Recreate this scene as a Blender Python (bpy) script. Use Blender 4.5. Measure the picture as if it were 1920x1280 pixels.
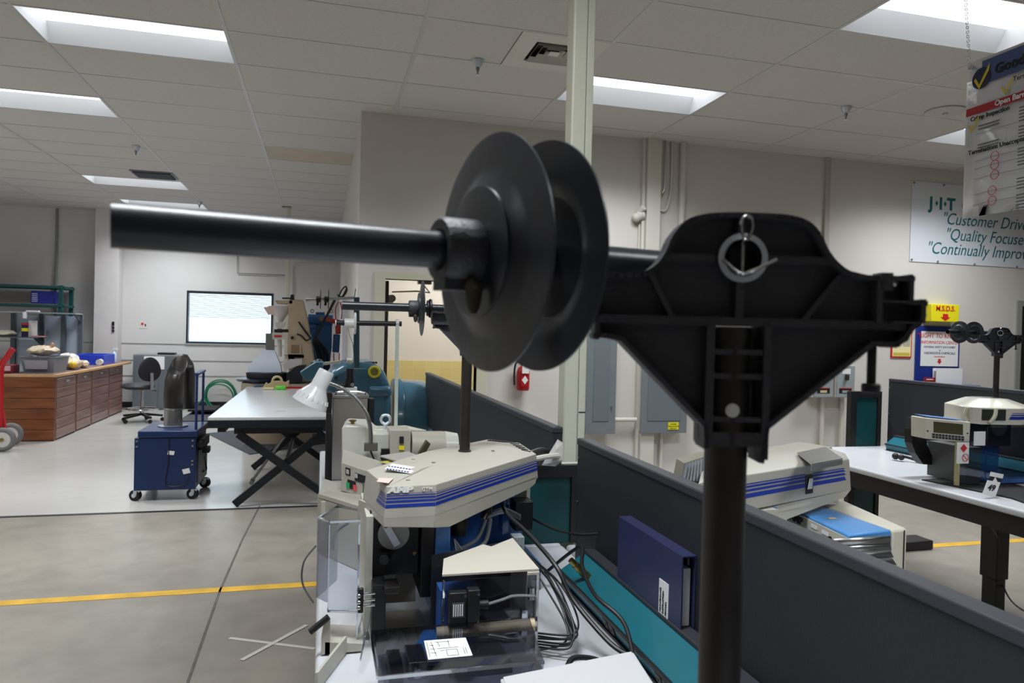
import bpy, math, random
from mathutils import Vector, Matrix
from math import radians as rad, sin, cos, pi, sqrt, tan, atan2
random.seed(7)
for o in list(bpy.data.objects): bpy.data.objects.remove(o)
S = bpy.context.scene
COL = S.collection

# ---------------------------------------------------------------- camera
F = 1352.0; YAW, PIT, ROL = .2573, -.0123, .0253
EYE = Vector((0, 0, 1.47))
FW = Vector((sin(YAW)*cos(PIT), cos(YAW)*cos(PIT), sin(PIT)))
_r = Vector((cos(YAW), -sin(YAW), 0)); _u = _r.cross(FW)
RT = _r*cos(ROL) + _u*sin(ROL); UP = -_r*sin(ROL) + _u*cos(ROL)
cam = bpy.data.cameras.new('camera'); camo = bpy.data.objects.new('camera', cam); COL.objects.link(camo)
m = Matrix.Identity(4)
for i in range(3):
    m[i][0] = RT[i]; m[i][1] = UP[i]; m[i][2] = -FW[i]; m[i][3] = EYE[i]
camo.matrix_world = m
cam.sensor_width = 36; cam.lens = F/1920*36; cam.clip_start = .02; cam.clip_end = 200
cam.dof.use_dof = True; cam.dof.focus_distance = 2.1; cam.dof.aperture_fstop = 11.0
S.camera = camo
# ---------------------------------------------------------------- world and exposure
S.view_settings.view_transform = 'Standard'; S.view_settings.look = 'None'
S.view_settings.exposure = 0.0; S.view_settings.gamma = 1.0; S.view_settings.use_curve_mapping = False
wd = bpy.data.worlds.new('sky'); S.world = wd; wd.use_nodes = True
bgn = wd.node_tree.nodes['Background']; bgn.inputs[0].default_value = (.80, .91, 1.0, 1); bgn.inputs[1].default_value = 2.4
LAMP_E = 2.6          # emission of the troffer lenses
LAMP_W = 46.0         # power of the tubes behind each lens
LAMP_C = (.93, .97, 1.0)

# ---------------------------------------------------------------- helpers
def W(px, py, X=None, Y=None, Z=None):
    "a point of the place seen at photo pixel (px, py), at world X, Y or Z"
    d = RT*((px-960)/F) - UP*((py-640)/F) + FW
    t = (X-EYE.x)/d.x if X is not None else (Y-EYE.y)/d.y if Y is not None else (Z-EYE.z)/d.z
    return EYE + d*t
def lin(c):
    return tuple(((v/255)/12.92 if v/255 <= .04045 else ((v/255+.055)/1.055)**2.4) for v in c) + (1,)
MATS = {}
def mat(name, rgb, rough=.5, metal=0, spec=.5, noise=0, nscale=8, bump=0, bscale=60, trans=0, emit=0, coat=0, stretch=None, ior=1.45, alpha=1):
    if name in MATS: return MATS[name]
    mt = bpy.data.materials.new(name); mt.use_nodes = True; nt = mt.node_tree; b = nt.nodes['Principled BSDF']
    c = lin(rgb); b.inputs['Base Color'].default_value = c
    b.inputs['Roughness'].default_value = rough; b.inputs['Metallic'].default_value = metal
    b.inputs['Specular IOR Level'].default_value = spec; b.inputs['IOR'].default_value = ior
    b.inputs['Coat Weight'].default_value = coat; b.inputs['Alpha'].default_value = alpha
    if trans: b.inputs['Transmission Weight'].default_value = trans
    if emit:
        b.inputs['Emission Color'].default_value = c; b.inputs['Emission Strength'].default_value = emit
    if noise or bump:
        tc = nt.nodes.new('ShaderNodeTexCoord'); mp = nt.nodes.new('ShaderNodeMapping'); nt.links.new(tc.outputs['Object'], mp.inputs[0])
        if stretch: mp.inputs['Scale'].default_value = stretch
        if noise:
            n = nt.nodes.new('ShaderNodeTexNoise'); n.inputs['Scale'].default_value = nscale; n.inputs['Detail'].default_value = 6
            nt.links.new(mp.outputs[0], n.inputs['Vector'])
            r = nt.nodes.new('ShaderNodeValToRGB'); r.color_ramp.elements[0].position = .3; r.color_ramp.elements[1].position = .7
            r.color_ramp.elements[0].color = tuple(max(0, x*(1-noise)) for x in c[:3]) + (1,)
            r.color_ramp.elements[1].color = tuple(min(1, x*(1+noise)) for x in c[:3]) + (1,)
            nt.links.new(n.outputs['Fac'], r.inputs[0]); nt.links.new(r.outputs[0], b.inputs['Base Color'])
        if bump:
            n = nt.nodes.new('ShaderNodeTexNoise'); n.inputs['Scale'].default_value = bscale; n.inputs['Detail'].default_value = 4
            nt.links.new(mp.outputs[0], n.inputs['Vector'])
            bp = nt.nodes.new('ShaderNodeBump'); bp.inputs['Strength'].default_value = bump; bp.inputs['Distance'].default_value = .004
            nt.links.new(n.outputs['Fac'], bp.inputs['Height']); nt.links.new(bp.outputs[0], b.inputs['Normal'])
    MATS[name] = mt; return mt
def clear(name, tint=(230,235,240), alpha=.16, rough=.05):
    "thin clear plastic sheet: mostly see-through with a glossy skin"
    if name in MATS: return MATS[name]
    mt = bpy.data.materials.new(name); mt.use_nodes = True; nt = mt.node_tree; nt.nodes.clear()
    out = nt.nodes.new('ShaderNodeOutputMaterial'); tr = nt.nodes.new('ShaderNodeBsdfTransparent'); pb = nt.nodes.new('ShaderNodeBsdfGlossy'); mx = nt.nodes.new('ShaderNodeMixShader')
    tr.inputs[0].default_value = lin(tint); pb.inputs['Color'].default_value = lin(tint); pb.inputs['Roughness'].default_value = rough
    lw_ = nt.nodes.new('ShaderNodeLayerWeight'); lw_.inputs[0].default_value = .5; fr = nt.nodes.new('ShaderNodeMath'); fr.operation = 'POWER'; fr.inputs[1].default_value = 3.0; nt.links.new(lw_.outputs['Facing'], fr.inputs[0])
    ad = nt.nodes.new('ShaderNodeMath'); ad.operation = 'ADD'; ad.use_clamp = True; ad.inputs[1].default_value = alpha
    nt.links.new(fr.outputs[0], ad.inputs[0]); nt.links.new(ad.outputs[0], mx.inputs[0]); nt.links.new(tr.outputs[0], mx.inputs[1]); nt.links.new(pb.outputs[0], mx.inputs[2])
    nt.links.new(mx.outputs[0], out.inputs[0]); MATS[name] = mt; return mt

def V(*a): return Vector(a)
def frame(d):
    d = Vector(d).normalized(); a = V(0,0,1) if abs(d.z) < .9 else V(1,0,0)
    u = d.cross(a).normalized(); return u, d.cross(u).normalized(), d
def wpos(p):
    l = V(0,0,0)
    while p is not None: l = l + p.location; p = p.parent
    return l
class MB:
    def __init__(s): s.v = []; s.f = []; s.mi = []; s.cur = 0; s.M = None
    def add(s, vs, fs):
        b = len(s.v); s.v += [(s.M @ Vector(q)) if s.M else Vector(q) for q in vs]; s.f += [tuple(b+i for i in f) for f in fs]; s.mi += [s.cur]*len(fs); return s
    def box(s, x0, x1, y0, y1, z0, z1):
        return s.add([(x0,y0,z0),(x1,y0,z0),(x1,y1,z0),(x0,y1,z0),(x0,y0,z1),(x1,y0,z1),(x1,y1,z1),(x0,y1,z1)],
                     [(0,3,2,1),(4,5,6,7),(0,1,5,4),(1,2,6,5),(2,3,7,6),(3,0,4,7)])
    def obox(s, c, u, v, w):
        "box about c with half axes u, v, w"
        c, u, v, w = map(Vector, (c, u, v, w))
        P = [c-u-v-w, c+u-v-w, c+u+v-w, c-u+v-w, c-u-v+w, c+u-v+w, c+u+v+w, c-u+v+w]
        return s.add(P, [(0,3,2,1),(4,5,6,7),(0,1,5,4),(1,2,6,5),(2,3,7,6),(3,0,4,7)])
    def bar(s, a, b, w, h, up=(0,0,1)):
        a, b = Vector(a), Vector(b); d = b-a; n = Vector(up).cross(d)
        if n.length < 1e-6: n = V(1,0,0)
        n.normalize(); k = d.cross(n).normalized()
        return s.obox((a+b)/2, d/2, n*w/2, k*h/2)
    def tube(s, a, b, r, r2=None, n=16, cap=True):
        a, b = Vector(a), Vector(b); r2 = r if r2 is None else r2; u, v, d = frame(b-a)
        P = [a+(u*cos(t)+v*sin(t))*r for t in [2*pi*i/n for i in range(n)]] + [b+(u*cos(t)+v*sin(t))*r2 for t in [2*pi*i/n for i in range(n)]]
        fs = [(i, (i+1) % n, n+(i+1) % n, n+i) for i in range(n)]
        if cap: fs += [tuple(reversed(range(n))), tuple(range(n, 2*n))]
        return s.add(P, fs)
    def path(s, pts, r, n=8, sub=6, closed=False):
        pts = [Vector(p) for p in pts]
        if sub > 1 and len(pts) > 2:
            q = []; L = len(pts)
            for i in range(L if closed else L-1):
                g = (lambda k: pts[k % L]) if closed else (lambda k: pts[min(max(k, 0), L-1)])
                p0, p1, p2, p3 = g(i-1), g(i), g(i+1), g(i+2)
                for j in range(sub):
                    t = j/sub; q.append(.5*((2*p1)+(p2-p0)*t+(2*p0-5*p1+4*p2-p3)*t*t+(3*p1-p0-3*p2+p3)*t**3))
            if not closed: q.append(pts[-1])
            pts = q
        P = []; u = None; L = len(pts)
        for i, p in enumerate(pts):
            d = (pts[(i+1) % L]-pts[i-1]) if (closed or 0 < i < L-1) else (pts[1]-pts[0] if i == 0 else pts[-1]-pts[-2])
            if d.length < 1e-9: d = V(0,0,1)
            d.normalize()
            if u is None: u = frame(d)[0]
            u = (u-d*u.dot(d)); u = u.normalized() if u.length > 1e-6 else frame(d)[0]
            w = d.cross(u); P += [p+(u*cos(2*pi*k/n)+w*sin(2*pi*k/n))*r for k in range(n)]
        fs = [(i*n+k, i*n+(k+1) % n, ((i+1) % L)*n+(k+1) % n, ((i+1) % L)*n+k) for i in range(L if closed else L-1) for k in range(n)]
        if not closed: fs += [tuple(reversed(range(n))), tuple((L-1)*n+k for k in range(n))]
        return s.add(P, fs)
    def lathe(s, prof, o, ax=(0,0,1), n=32):
        o = Vector(o); u, v, d = frame(ax); P = []
        for r, h in prof: P += [o+d*h+(u*cos(2*pi*k/n)+v*sin(2*pi*k/n))*max(r, 1e-5) for k in range(n)]
        m_ = len(prof)
        return s.add(P, [(i*n+k, i*n+(k+1) % n, (i+1)*n+(k+1) % n, (i+1)*n+k) for i in range(m_-1) for k in range(n)])
    def prism(s, poly, o=(0,0,0), u=(1,0,0), v=(0,0,1), w=(0,1,0)):
        o, u, v, w = map(Vector, (o, u, v, w)); n = len(poly)
        P = [o+u*a+v*b for a, b in poly]; P += [p+w for p in P]
        return s.add(P, [tuple(range(n)), tuple(reversed(range(n, 2*n)))] + [(i, n+i, n+(i+1) % n, (i+1) % n) for i in range(n)])
    def poly(s, pts): return s.add(pts, [tuple(range(len(pts)))])
    def slab(s, pts, w):
        "polygon of 3D points pushed through vector w"
        w = Vector(w); n = len(pts); pts = [Vector(p) for p in pts]
        return s.add(pts+[p+w for p in pts], [tuple(range(n)), tuple(reversed(range(n, 2*n)))] + [(i, n+i, n+(i+1) % n, (i+1) % n) for i in range(n)])
    def loft(s, rings, cap=True):
        n = len(rings[0]); P = [Vector(p) for r in rings for p in r]; m_ = len(rings)
        fs = [(i*n+k, i*n+(k+1) % n, (i+1)*n+(k+1) % n, (i+1)*n+k) for i in range(m_-1) for k in range(n)]
        if cap: fs += [tuple(reversed(range(n))), tuple((m_-1)*n+k for k in range(n))]
        return s.add(P, fs)
    def ball(s, c, rx, ry=None, rz=None, n=16, m_=10, jit=0):
        ry = ry or rx; rz = rz or rx; c = Vector(c); R = []
        for i in range(m_+1):
            t = pi*i/m_; R.append([c+V(rx*sin(t)*cos(2*pi*k/n), ry*sin(t)*sin(2*pi*k/n), -rz*cos(t))*(1 if not jit else 1)+V(*(random.uniform(-jit, jit) for _ in range(3))) for k in range(n)])
        return s.loft(R)
    def ring(s, c, ax, R, r, n=24, k=8):
        u, v, d = frame(ax); c = Vector(c)
        return s.path([c+(u*cos(2*pi*i/n)+v*sin(2*pi*i/n))*R for i in range(n)], r, k, 1, True)
    def build(s, name, mats, parent=None, bevel=0, smooth=True, seg=2, local=False, merge=False, **tags):
        me = bpy.data.meshes.new(name)
        if parent is None and not local:
            xs, ys, zs = zip(*[(p.x, p.y, p.z) for p in s.v]); off = V((min(xs)+max(xs))/2, (min(ys)+max(ys))/2, min(zs))
        elif local: off = V(0,0,0)
        else: off = wpos(parent)
        me.from_pydata([tuple(p-off) for p in s.v], [], s.f)
        ml = mats if isinstance(mats, (list, tuple)) else [mats]
        for q in ml: me.materials.append(q)
        for p, i in zip(me.polygons, s.mi): p.material_index = min(i, len(ml)-1)
        import bmesh
        bm = bmesh.new(); bm.from_mesh(me); bmesh.ops.recalc_face_normals(bm, faces=bm.faces); bm.to_mesh(me); bm.free()
        if merge:
            bm = bmesh.new(); bm.from_mesh(me); bmesh.ops.remove_doubles(bm, verts=bm.verts, dist=1e-5); bm.to_mesh(me); bm.free()
        if smooth:
            for p in me.polygons: p.use_smooth = True
            me.set_sharp_from_angle(angle=rad(38))
        me.update()
        o = bpy.data.objects.new(name, me); COL.objects.link(o)
        if parent is not None: o.parent = parent
        elif not local: o.location = off
        if bevel:
            b = o.modifiers.new('bevel', 'BEVEL'); b.width = bevel; b.segments = seg; b.limit_method = 'ANGLE'; b.angle_limit = rad(40)
        for k, q in tags.items(): o[k] = q
        return o
def struct(o, label=None):
    o['kind'] = 'structure'
    if label: o['label'] = label
    return o
def tag(o, label, cat, group=None):
    o['label'] = label; o['category'] = cat
    if group: o['group'] = group
    return o
def thing(name, label, cat, loc=(0,0,0), rz=0, group=None):
    o = bpy.data.objects.new(name, None); COL.objects.link(o); o.empty_display_size = .05
    o.location = loc; o.rotation_euler = (0, 0, rz); return tag(o, label, cat, group)
def dup(o, parent=None):
    c = o.copy(); COL.objects.link(c); c.parent = parent
    for ch in [q for q in bpy.data.objects if q.parent == o and q != c]: dup(ch, c)
    return c
def place(o, loc, rz=0, label=None):
    o.location = loc; o.rotation_euler = (0, 0, rz)
    if label: o['label'] = label
    return o
def text(name, s, size, mt, parent, o, u=(1,0,0), v=(0,0,1), align='LEFT', shear=0, ext=.0006, sx=1, bold=0, aligny='TOP_BASELINE'):
    "flat lettering whose baseline starts at o and runs along u"
    cu = bpy.data.curves.new('lettering', 'FONT'); cu.body = s; cu.size = size; cu.align_x = align; cu.shear = shear; cu.extrude = ext; cu.offset = bold; cu.resolution_u = 3
    to = bpy.data.objects.new('lettering', cu); COL.objects.link(to)
    dg = bpy.context.evaluated_depsgraph_get(); me = bpy.data.meshes.new_from_object(to.evaluated_get(dg)); bpy.data.objects.remove(to)
    u = Vector(u).normalized(); v = Vector(v).normalized(); n = u.cross(v); off = wpos(parent)
    for q in me.vertices: q.co = Vector(o)+u*q.co.x*sx+v*q.co.y+n*q.co.z-off
    me.materials.clear(); me.materials.append(mt)
    ob = bpy.data.objects.new(name, me); COL.objects.link(ob); ob.parent = parent; return ob

# ---------------------------------------------------------------- materials
wallm = mat('painted_wall', (206,201,196), .7, noise=.02, nscale=1.5, bump=.05, bscale=20)
wall2 = mat('painted_block_wall', (204,202,201), .7, noise=.03, nscale=2, bump=.1, bscale=14)
trimw = mat('off_white_trim', (203,199,190), .5)
cream = mat('cream_steel', (200,200,184), .4)
beige = mat('machine_beige', (174,171,160), .42, noise=.02, nscale=3)
beige2 = mat('machine_beige_shiny', (202,202,192), .25, noise=.02)
lblue = mat('machine_blue', (58,108,170), .38, noise=.05, nscale=12)
sblue = mat('stripe_blue', (24,52,150), .4)
navy = mat('navy_enamel', (19,42,84), .35, noise=.05)
black = mat('black_plastic', (24,24,26), .45)
blackm = mat('black_moulded_plastic', (58,59,65), .48, bump=.25, bscale=260)
gloss = mat('glossy_black_tube', (30,33,41), .34, spec=.5, noise=.1, nscale=30, bump=.06, bscale=90)
reelm = mat('reel_dark_plastic', (42,45,53), .34, noise=.12, nscale=30, bump=.12, bscale=50)
iron = mat('dark_iron', (54,50,49), .45, .5, noise=.2, nscale=25)
chrome = mat('chrome', (205,205,208), .15, 1)
steel = mat('brushed_steel', (165,165,165), .34, 1, bump=.03, bscale=30, stretch=(1,1,8))
zinc = mat('zinc', (205,213,222), .35, .5)
brass = mat('brass', (150,128,70), .35, .9, noise=.2)
teal = mat('teal_enamel', (20,98,112), .35, noise=.06, nscale=5)
dteal = mat('dark_teal_enamel', (10,62,66), .4)
tealbig = mat('press_teal', (58,97,118), .26, noise=.04, coat=.3)
panelm = mat('partition_charcoal', (32,33,38), .6, noise=.08, nscale=3, bump=.2, bscale=300)
capm = mat('partition_cap', (48,50,56), .5)
white = mat('white_enamel', (222,223,222), .3)
paper = mat('paper', (228,228,228), .7)
lam = mat('white_laminate', (196,198,203), .28, noise=.015)
grey = mat('grey_enamel', (112,119,124), .45, noise=.04)
lgrey = mat('light_grey_enamel', (150,158,164), .4)
rubber = mat('black_rubber', (20,20,20), .7)
red = mat('red_enamel', (170,22,28), .35)
yellow = mat('yellow_label', (232,218,30), .5)
acry = clear('clear_acrylic', (236,238,242), .05)
acryg = clear('smoked_acrylic', (218,220,228), .06)
acedge = clear('acrylic_edge', (225,230,235), .55)
inkb = mat('ink_black', (25,25,28), .6); inkr = mat('ink_red', (200,35,35), .6); inkt = mat('ink_teal', (18,105,112), .6); inkn = mat('ink_blue', (48,52,120), .6)

# ---------------------------------------------------------------- setting
ZC = 3.377; GX, GY, TX, TY = -1.869, 3.804, 1.22, .61
YF, YW, XS = 13.8, 6.48, .29
XL, XR, YN = -9.0, 11.5, -4.5
# floor: bare concrete, then grey painted floor past the black joint
fm = bpy.data.materials.new('concrete_floor'); fm.use_nodes = True; nt = fm.node_tree; b = nt.nodes['Principled BSDF']
tc = nt.nodes.new('ShaderNodeTexCoord'); geo = nt.nodes.new('ShaderNodeSeparateXYZ'); nt.links.new(tc.outputs['Object'], geo.inputs[0])
def noise_ramp(scale, c0, c1, p0=.35, p1=.65, det=8, dist=0):
    n = nt.nodes.new('ShaderNodeTexNoise'); n.inputs['Scale'].default_value = scale; n.inputs['Detail'].default_value = det; n.inputs['Distortion'].default_value = dist
    nt.links.new(tc.outputs['Object'], n.inputs['Vector'])
    r = nt.nodes.new('ShaderNodeValToRGB'); r.color_ramp.elements[0].position = p0; r.color_ramp.elements[1].position = p1
    r.color_ramp.elements[0].color = lin(c0); r.color_ramp.elements[1].color = lin(c1); nt.links.new(n.outputs['Fac'], r.inputs[0]); return r
ra = noise_ramp(.8, (136,130,121), (156,150,140), dist=.3); rb = noise_ramp(7, (196,194,190), (255,253,250), .3, .6)
mu = nt.nodes.new('ShaderNodeMix'); mu.data_type = 'RGBA'; mu.blend_type = 'MULTIPLY'; mu.inputs[0].default_value = .35
nt.links.new(ra.outputs[0], mu.inputs[6]); nt.links.new(rb.outputs[0], mu.inputs[7])
rp = noise_ramp(.7, (176,174,170), (190,188,184))
gt = nt.nodes.new('ShaderNodeMath'); gt.operation = 'GREATER_THAN'; nt.links.new(geo.outputs[1], gt.inputs[0])
sel = nt.nodes.new('ShaderNodeMix'); sel.data_type = 'RGBA'
nt.links.new(gt.outputs[0], sel.inputs[0]); nt.links.new(mu.outputs[2], sel.inputs[6]); nt.links.new(rp.outputs[0], sel.inputs[7]); nt.links.new(sel.outputs[2], b.inputs['Base Color'])
rr = nt.nodes.new('ShaderNodeMapRange'); rr.inputs[3].default_value = .33; rr.inputs[4].default_value = .20; nt.links.new(gt.outputs[0], rr.inputs[0]); nt.links.new(rr.outputs[0], b.inputs['Roughness'])
bn = nt.nodes.new('ShaderNodeTexNoise'); bn.inputs['Scale'].default_value = 5; bn.inputs['Detail'].default_value = 5; nt.links.new(tc.outputs['Object'], bn.inputs['Vector'])
bp = nt.nodes.new('ShaderNodeBump'); bp.inputs['Strength'].default_value = .15; bp.inputs['Distance'].default_value = .02; nt.links.new(bn.outputs['Fac'], bp.inputs['Height']); nt.links.new(bp.outputs[0], b.inputs['Normal'])
YJ = 6.14
fl = struct(MB().box(XL, XR, YN, YF, -.1, 0).build('floor', fm, smooth=False))
oy = fl.location.y; gt.inputs[1].default_value = YJ-oy
struct(MB().box(XL, XS, YJ-.028, YJ+.016, .0005, .003).build('trim_1', mat('joint_black', (25,28,32), .5)), 'black joint strip between bare and painted floor')
struct(MB().box(XL, 7.6, 4.225, 4.30, .0005, .0018).build('trim_2', mat('floor_yellow', (205,160,45), .6, noise=.25, nscale=6)), 'yellow painted line across the concrete floor')
a0, a1, a2, a3 = W(487,948,Z=0), W(455,1010,Z=0), W(412,1108,Z=0), W(350,1285,Z=0)
cr = MB()
for p, q in ((a0,a1),(a1,a2),(a2,a3)): cr.bar(p+V(0,0,.001), q+V(0,0,.001), .012, .0016)
struct(cr.build('trim_3', mat('crack_filler', (92,86,80), .8, noise=.3, nscale=20)), 'sawn joint running away across the concrete')

# ceiling: one tile per grid cell, left open where a fixture sits
til = mat('ceiling_tile', (196,193,188), .85, noise=.05, nscale=55, bump=.35, bscale=130)
stn = mat('stained_tile', (186,174,158), .85, noise=.07, nscale=5)
fix = [(0,2),(-1,5),(-1,11),(-1,14),(3,2),(4,-1),(6,2),(-3,-1),(1,-5),(-4,5),(-4,10),(-2,-5),(6,-6),(-5,1),(3,-7)]
LIGHTS = fix
cl = MB()
for i in range(-6, 11):
    for j in range(-14, 17):
        if (i, j) in fix or (i == 2 and j == 1): continue
        x0, x1 = GX+TX*i, GX+TX*(i+1); y0, y1 = GY+TY*j, GY+TY*(j+1)
        cl.cur = 1 if (i, j) == (1, 7) else 0
        cl.box(x0, x1, y0, min(y1, YF+.02), ZC, ZC+.02)
cl.cur = 0; cl.box(GX+TX*2, GX+TX*2.5, GY+TY, GY+TY*2, ZC, ZC+.02)
struct(cl.build('ceiling', [til, stn], smooth=False))
bars = MB()
for i in range(-5, 11): bars.box(GX+TX*i-.012, GX+TX*i+.012, YN, YF, ZC-.003, ZC-.0005)
for j in range(-13, 17): bars.box(XL, XR, GY+TY*j-.010, GY+TY*j+.010, ZC-.0025, ZC-.0007)
struct(bars.build('trim_4', mat('tee_bar', (188,187,186), .35), smooth=False), 'ceiling tee bars')
struct(MB().box(XL-.3, XR+.3, YN-.3, YF+.3, ZC+.45, ZC+.5).build('trim_5', mat('roof_deck', (90,90,90), .8)), 'roof deck above the tiles')

def wallbox(name, boxes, mt=wallm, label=None):
    q = MB()
    for bb in boxes: q.box(*bb)
    return struct(q.build(name, mt, smooth=False), label)
WX0, WX1, WZ0, WZ1 = -2.33, -.88, 1.14, 2.07
wallbox('wall_back', [(XL,WX0,YF,YF+.2,0,ZC+.4),(WX1,XS+.2,YF,YF+.2,0,ZC+.4),(WX0,WX1,YF,YF+.2,0,WZ0),(WX0,WX1,YF,YF+.2,WZ1,ZC+.4)], wall2)
DX0, DX1, DZ = .53, 1.375, 1.92
wallbox('wall_right', [(XS,DX0,YW,YW+.12,0,ZC+.4),(DX1,7.62,YW,YW+.12,0,ZC+.4),(8.6,XR,YW,YW+.12,0,ZC+.4),(DX0,DX1,YW,YW+.12,DZ,ZC+.4),(7.62,8.6,YW,YW+.12,1.95,ZC+.4)])
wallbox('wall_side', [(XS,XS+.12,YW+.12,YF,0,ZC+.4)])
wallbox('wall_left', [(XL-.2,XL,YN,YF,0,ZC+.4)]); wallbox('wall_near', [(XL,XR,YN-.2,YN,0,ZC+.4)]); wallbox('wall_end', [(XR,XR+.2,YN,YW,0,ZC+.4)])
# washroom behind the open door
tile = bpy.data.materials.new('yellow_wall_tile'); tile.use_nodes = True; nt = tile.node_tree; b = nt.nodes['Principled BSDF']; b.inputs['Roughness'].default_value = .25
tc = nt.nodes.new('ShaderNodeTexCoord'); br = nt.nodes.new('ShaderNodeTexBrick'); mp = nt.nodes.new('ShaderNodeMapping'); mp.inputs['Rotation'].default_value = (rad(90),0,0)
nt.links.new(tc.outputs['Object'], mp.inputs[0]); nt.links.new(mp.outputs[0], br.inputs[0]); br.offset = 0
br.inputs['Color1'].default_value = lin((222,208,140)); br.inputs['Color2'].default_value = lin((226,213,150)); br.inputs['Mortar'].default_value = lin((226,218,176))
br.inputs['Scale'].default_value = 1; br.inputs['Brick Width'].default_value = .15; br.inputs['Row Height'].default_value = .15; br.inputs['Mortar Size'].default_value = .003
nt.links.new(br.outputs[0], b.inputs['Base Color'])
crm = mat('cream_wall', (226,225,220), .6)
wallbox('wall_washroom', [(XS+.12,3.2,8.3,8.4,1.12,2.7),(3.1,3.2,YW+.12,8.3,0,2.7),(XS+.121,XS+.14,YW+.12,8.3,1.12,2.7)], crm, 'cream upper walls of the washroom')
wallbox('wall_washroom_tile', [(XS+.14,3.1,8.28,8.4,0,1.12)], tile, 'yellow tiled lower wall of the washroom')
wallbox('ceiling_washroom', [(XS+.12,3.2,YW+.12,8.4,2.7,2.75)], crm, 'washroom ceiling')
lt = thing('ceiling_light', 'added unseen lamp on the ceiling of the small washroom', 'light', (1.6,7.4,2.64))  # unseen lamp, added to brighten the washroom
MB().box(1.2,2.0,7.25,7.55,2.64,2.655).build('diffuser', mat('fill_lamp_lens', (255,247,238), .5, emit=30.0), lt)
MB().box(1.18,2.02,7.23,7.57,2.656,2.699).build('housing', white, lt)
# door frames, doors
fr = MB(); fr.box(DX0-.09,DX0,YW-.02,YW+.14,0,DZ+.06); fr.box(DX1,DX1+.09,YW-.02,YW+.14,0,DZ+.06); fr.box(DX0,DX1,YW-.02,YW+.14,DZ,DZ+.06)
d1 = struct(fr.build('door_1', mat('door_frame_cream', (204,200,180), .4), smooth=False), 'cream door frame of the washroom')
lf = MB().box(DX0+.002,DX0+.042,YW+.15,YW+.95,.01,DZ-.01).build('door_leaf', mat('door_tan', (196,186,166), .5), d1, bevel=.003)
MB().box(DX0+.001,DX0+.044,YW+.135,YW+.149,.01,DZ-.01).build('hinge_gap_shadow', mat('hinge_shadow_black', (36,32,28), .6), d1)  # dark strip stands in for the shadow in the hinge-side gap
dc = MB(); dc.tube((DX0+.09,YW+.3,DZ-.16),(DX0+.09,YW+.55,DZ-.16),.035); dc.box(DX0+.043,DX0+.1,YW+.28,YW+.56,DZ-.2,DZ-.13)
dc.path([(DX0+.09,YW+.3,DZ-.1),(DX0+.30,YW+.2,DZ-.09),(DX0+.42,YW+.16,DZ-.1),(DX0+.36,YW+.12,DZ-.04)], .008, 6, 1); dc.box(DX0+.3,DX0+.42,YW+.05,YW+.13,DZ-.03,DZ-.001)
dc.build('door_closer', mat('closer_grey', (112,106,98), .4, .4), d1)
fr = MB(); fr.box(7.62,7.69,YW-.02,YW+.14,0,1.98); fr.box(8.53,8.6,YW-.02,YW+.14,0,1.98); fr.box(7.69,8.53,YW-.02,YW+.14,1.92,1.98)
d2 = struct(fr.build('door_2', mat('door_frame_grey', (150,152,148), .4), smooth=False), 'grey door frame at the right edge')
MB().box(7.69,8.53,YW+.02,YW+.07,.01,1.92).build('door_leaf', mat('door_black', (28,28,26), .4), d2)
# window
wf = MB()
for bb in ((WX0,WX1,WZ1-.045,WZ1),(WX0,WX1,WZ0,WZ0+.03),(WX0,WX0+.03,WZ0+.03,WZ1-.045),(WX1-.03,WX1,WZ0+.03,WZ1-.045)): wf.box(bb[0],bb[1],YF-.015,YF+.12,bb[2],bb[3])
w1 = struct(wf.build('window_1', mat('window_bronze', (46,52,60), .4, .3), smooth=False), 'dark framed window in the far wall')
MB().box(WX0+.03,WX1-.03,YF+.10,YF+.106,WZ0+.03,WZ1-.045).build('pane', clear('window_glass', (245,250,252), .02, .02), w1)
sl = MB()
for k in range(16):
    z = WZ1-.07-k*.026
    sl.obox((( WX0+WX1)/2,YF+.04,z), ((WX1-WX0)/2-.04,0,0), (0,.012,.002), (0,0,.0042))
for k in range(10):
    sl.box(WX0+.04,WX1-.04,YF+.03,YF+.055,WZ0+.035+k*.004,WZ0+.0365+k*.004)
sl.build('blind_slats', mat('blind_pale', (150,170,182), .4), w1)
wallbox('trim_6', [(WX0-.02,WX1+.02,YF-.02,YF,WZ0-.03,WZ0)], mat('sill_grey', (150,150,150), .5), 'window sill')
# far wall ribs and baseboard
rb_ = MB()
for z in (1.12,.83,.56): rb_.box(-5.5,XS,YF-.008,YF,z-.009,z+.006)
struct(rb_.build('trim_7', mat('wall_groove', (150,148,146), .7), smooth=False), 'thin horizontal joints of the far wall panels')
wallbox('baseboard_back', [(XL,XS,YF-.012,YF,0,.10)], mat('cove_black', (28,30,32), .5))
wallbox('baseboard_right', [(DX1+.1,7.6,YW-.012,YW,0,.10)], mat('cove_black', (28,30,32), .5))
# white column against the far wall, thin conduits
cb = MB().box(-3.72,-3.36,13.50,YF-.001,0,ZC).build('trim_8', mat('column_white', (208,204,203), .6, noise=.02), bevel=.004, smooth=False); struct(cb, 'white boxed column at the far wall')

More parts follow.
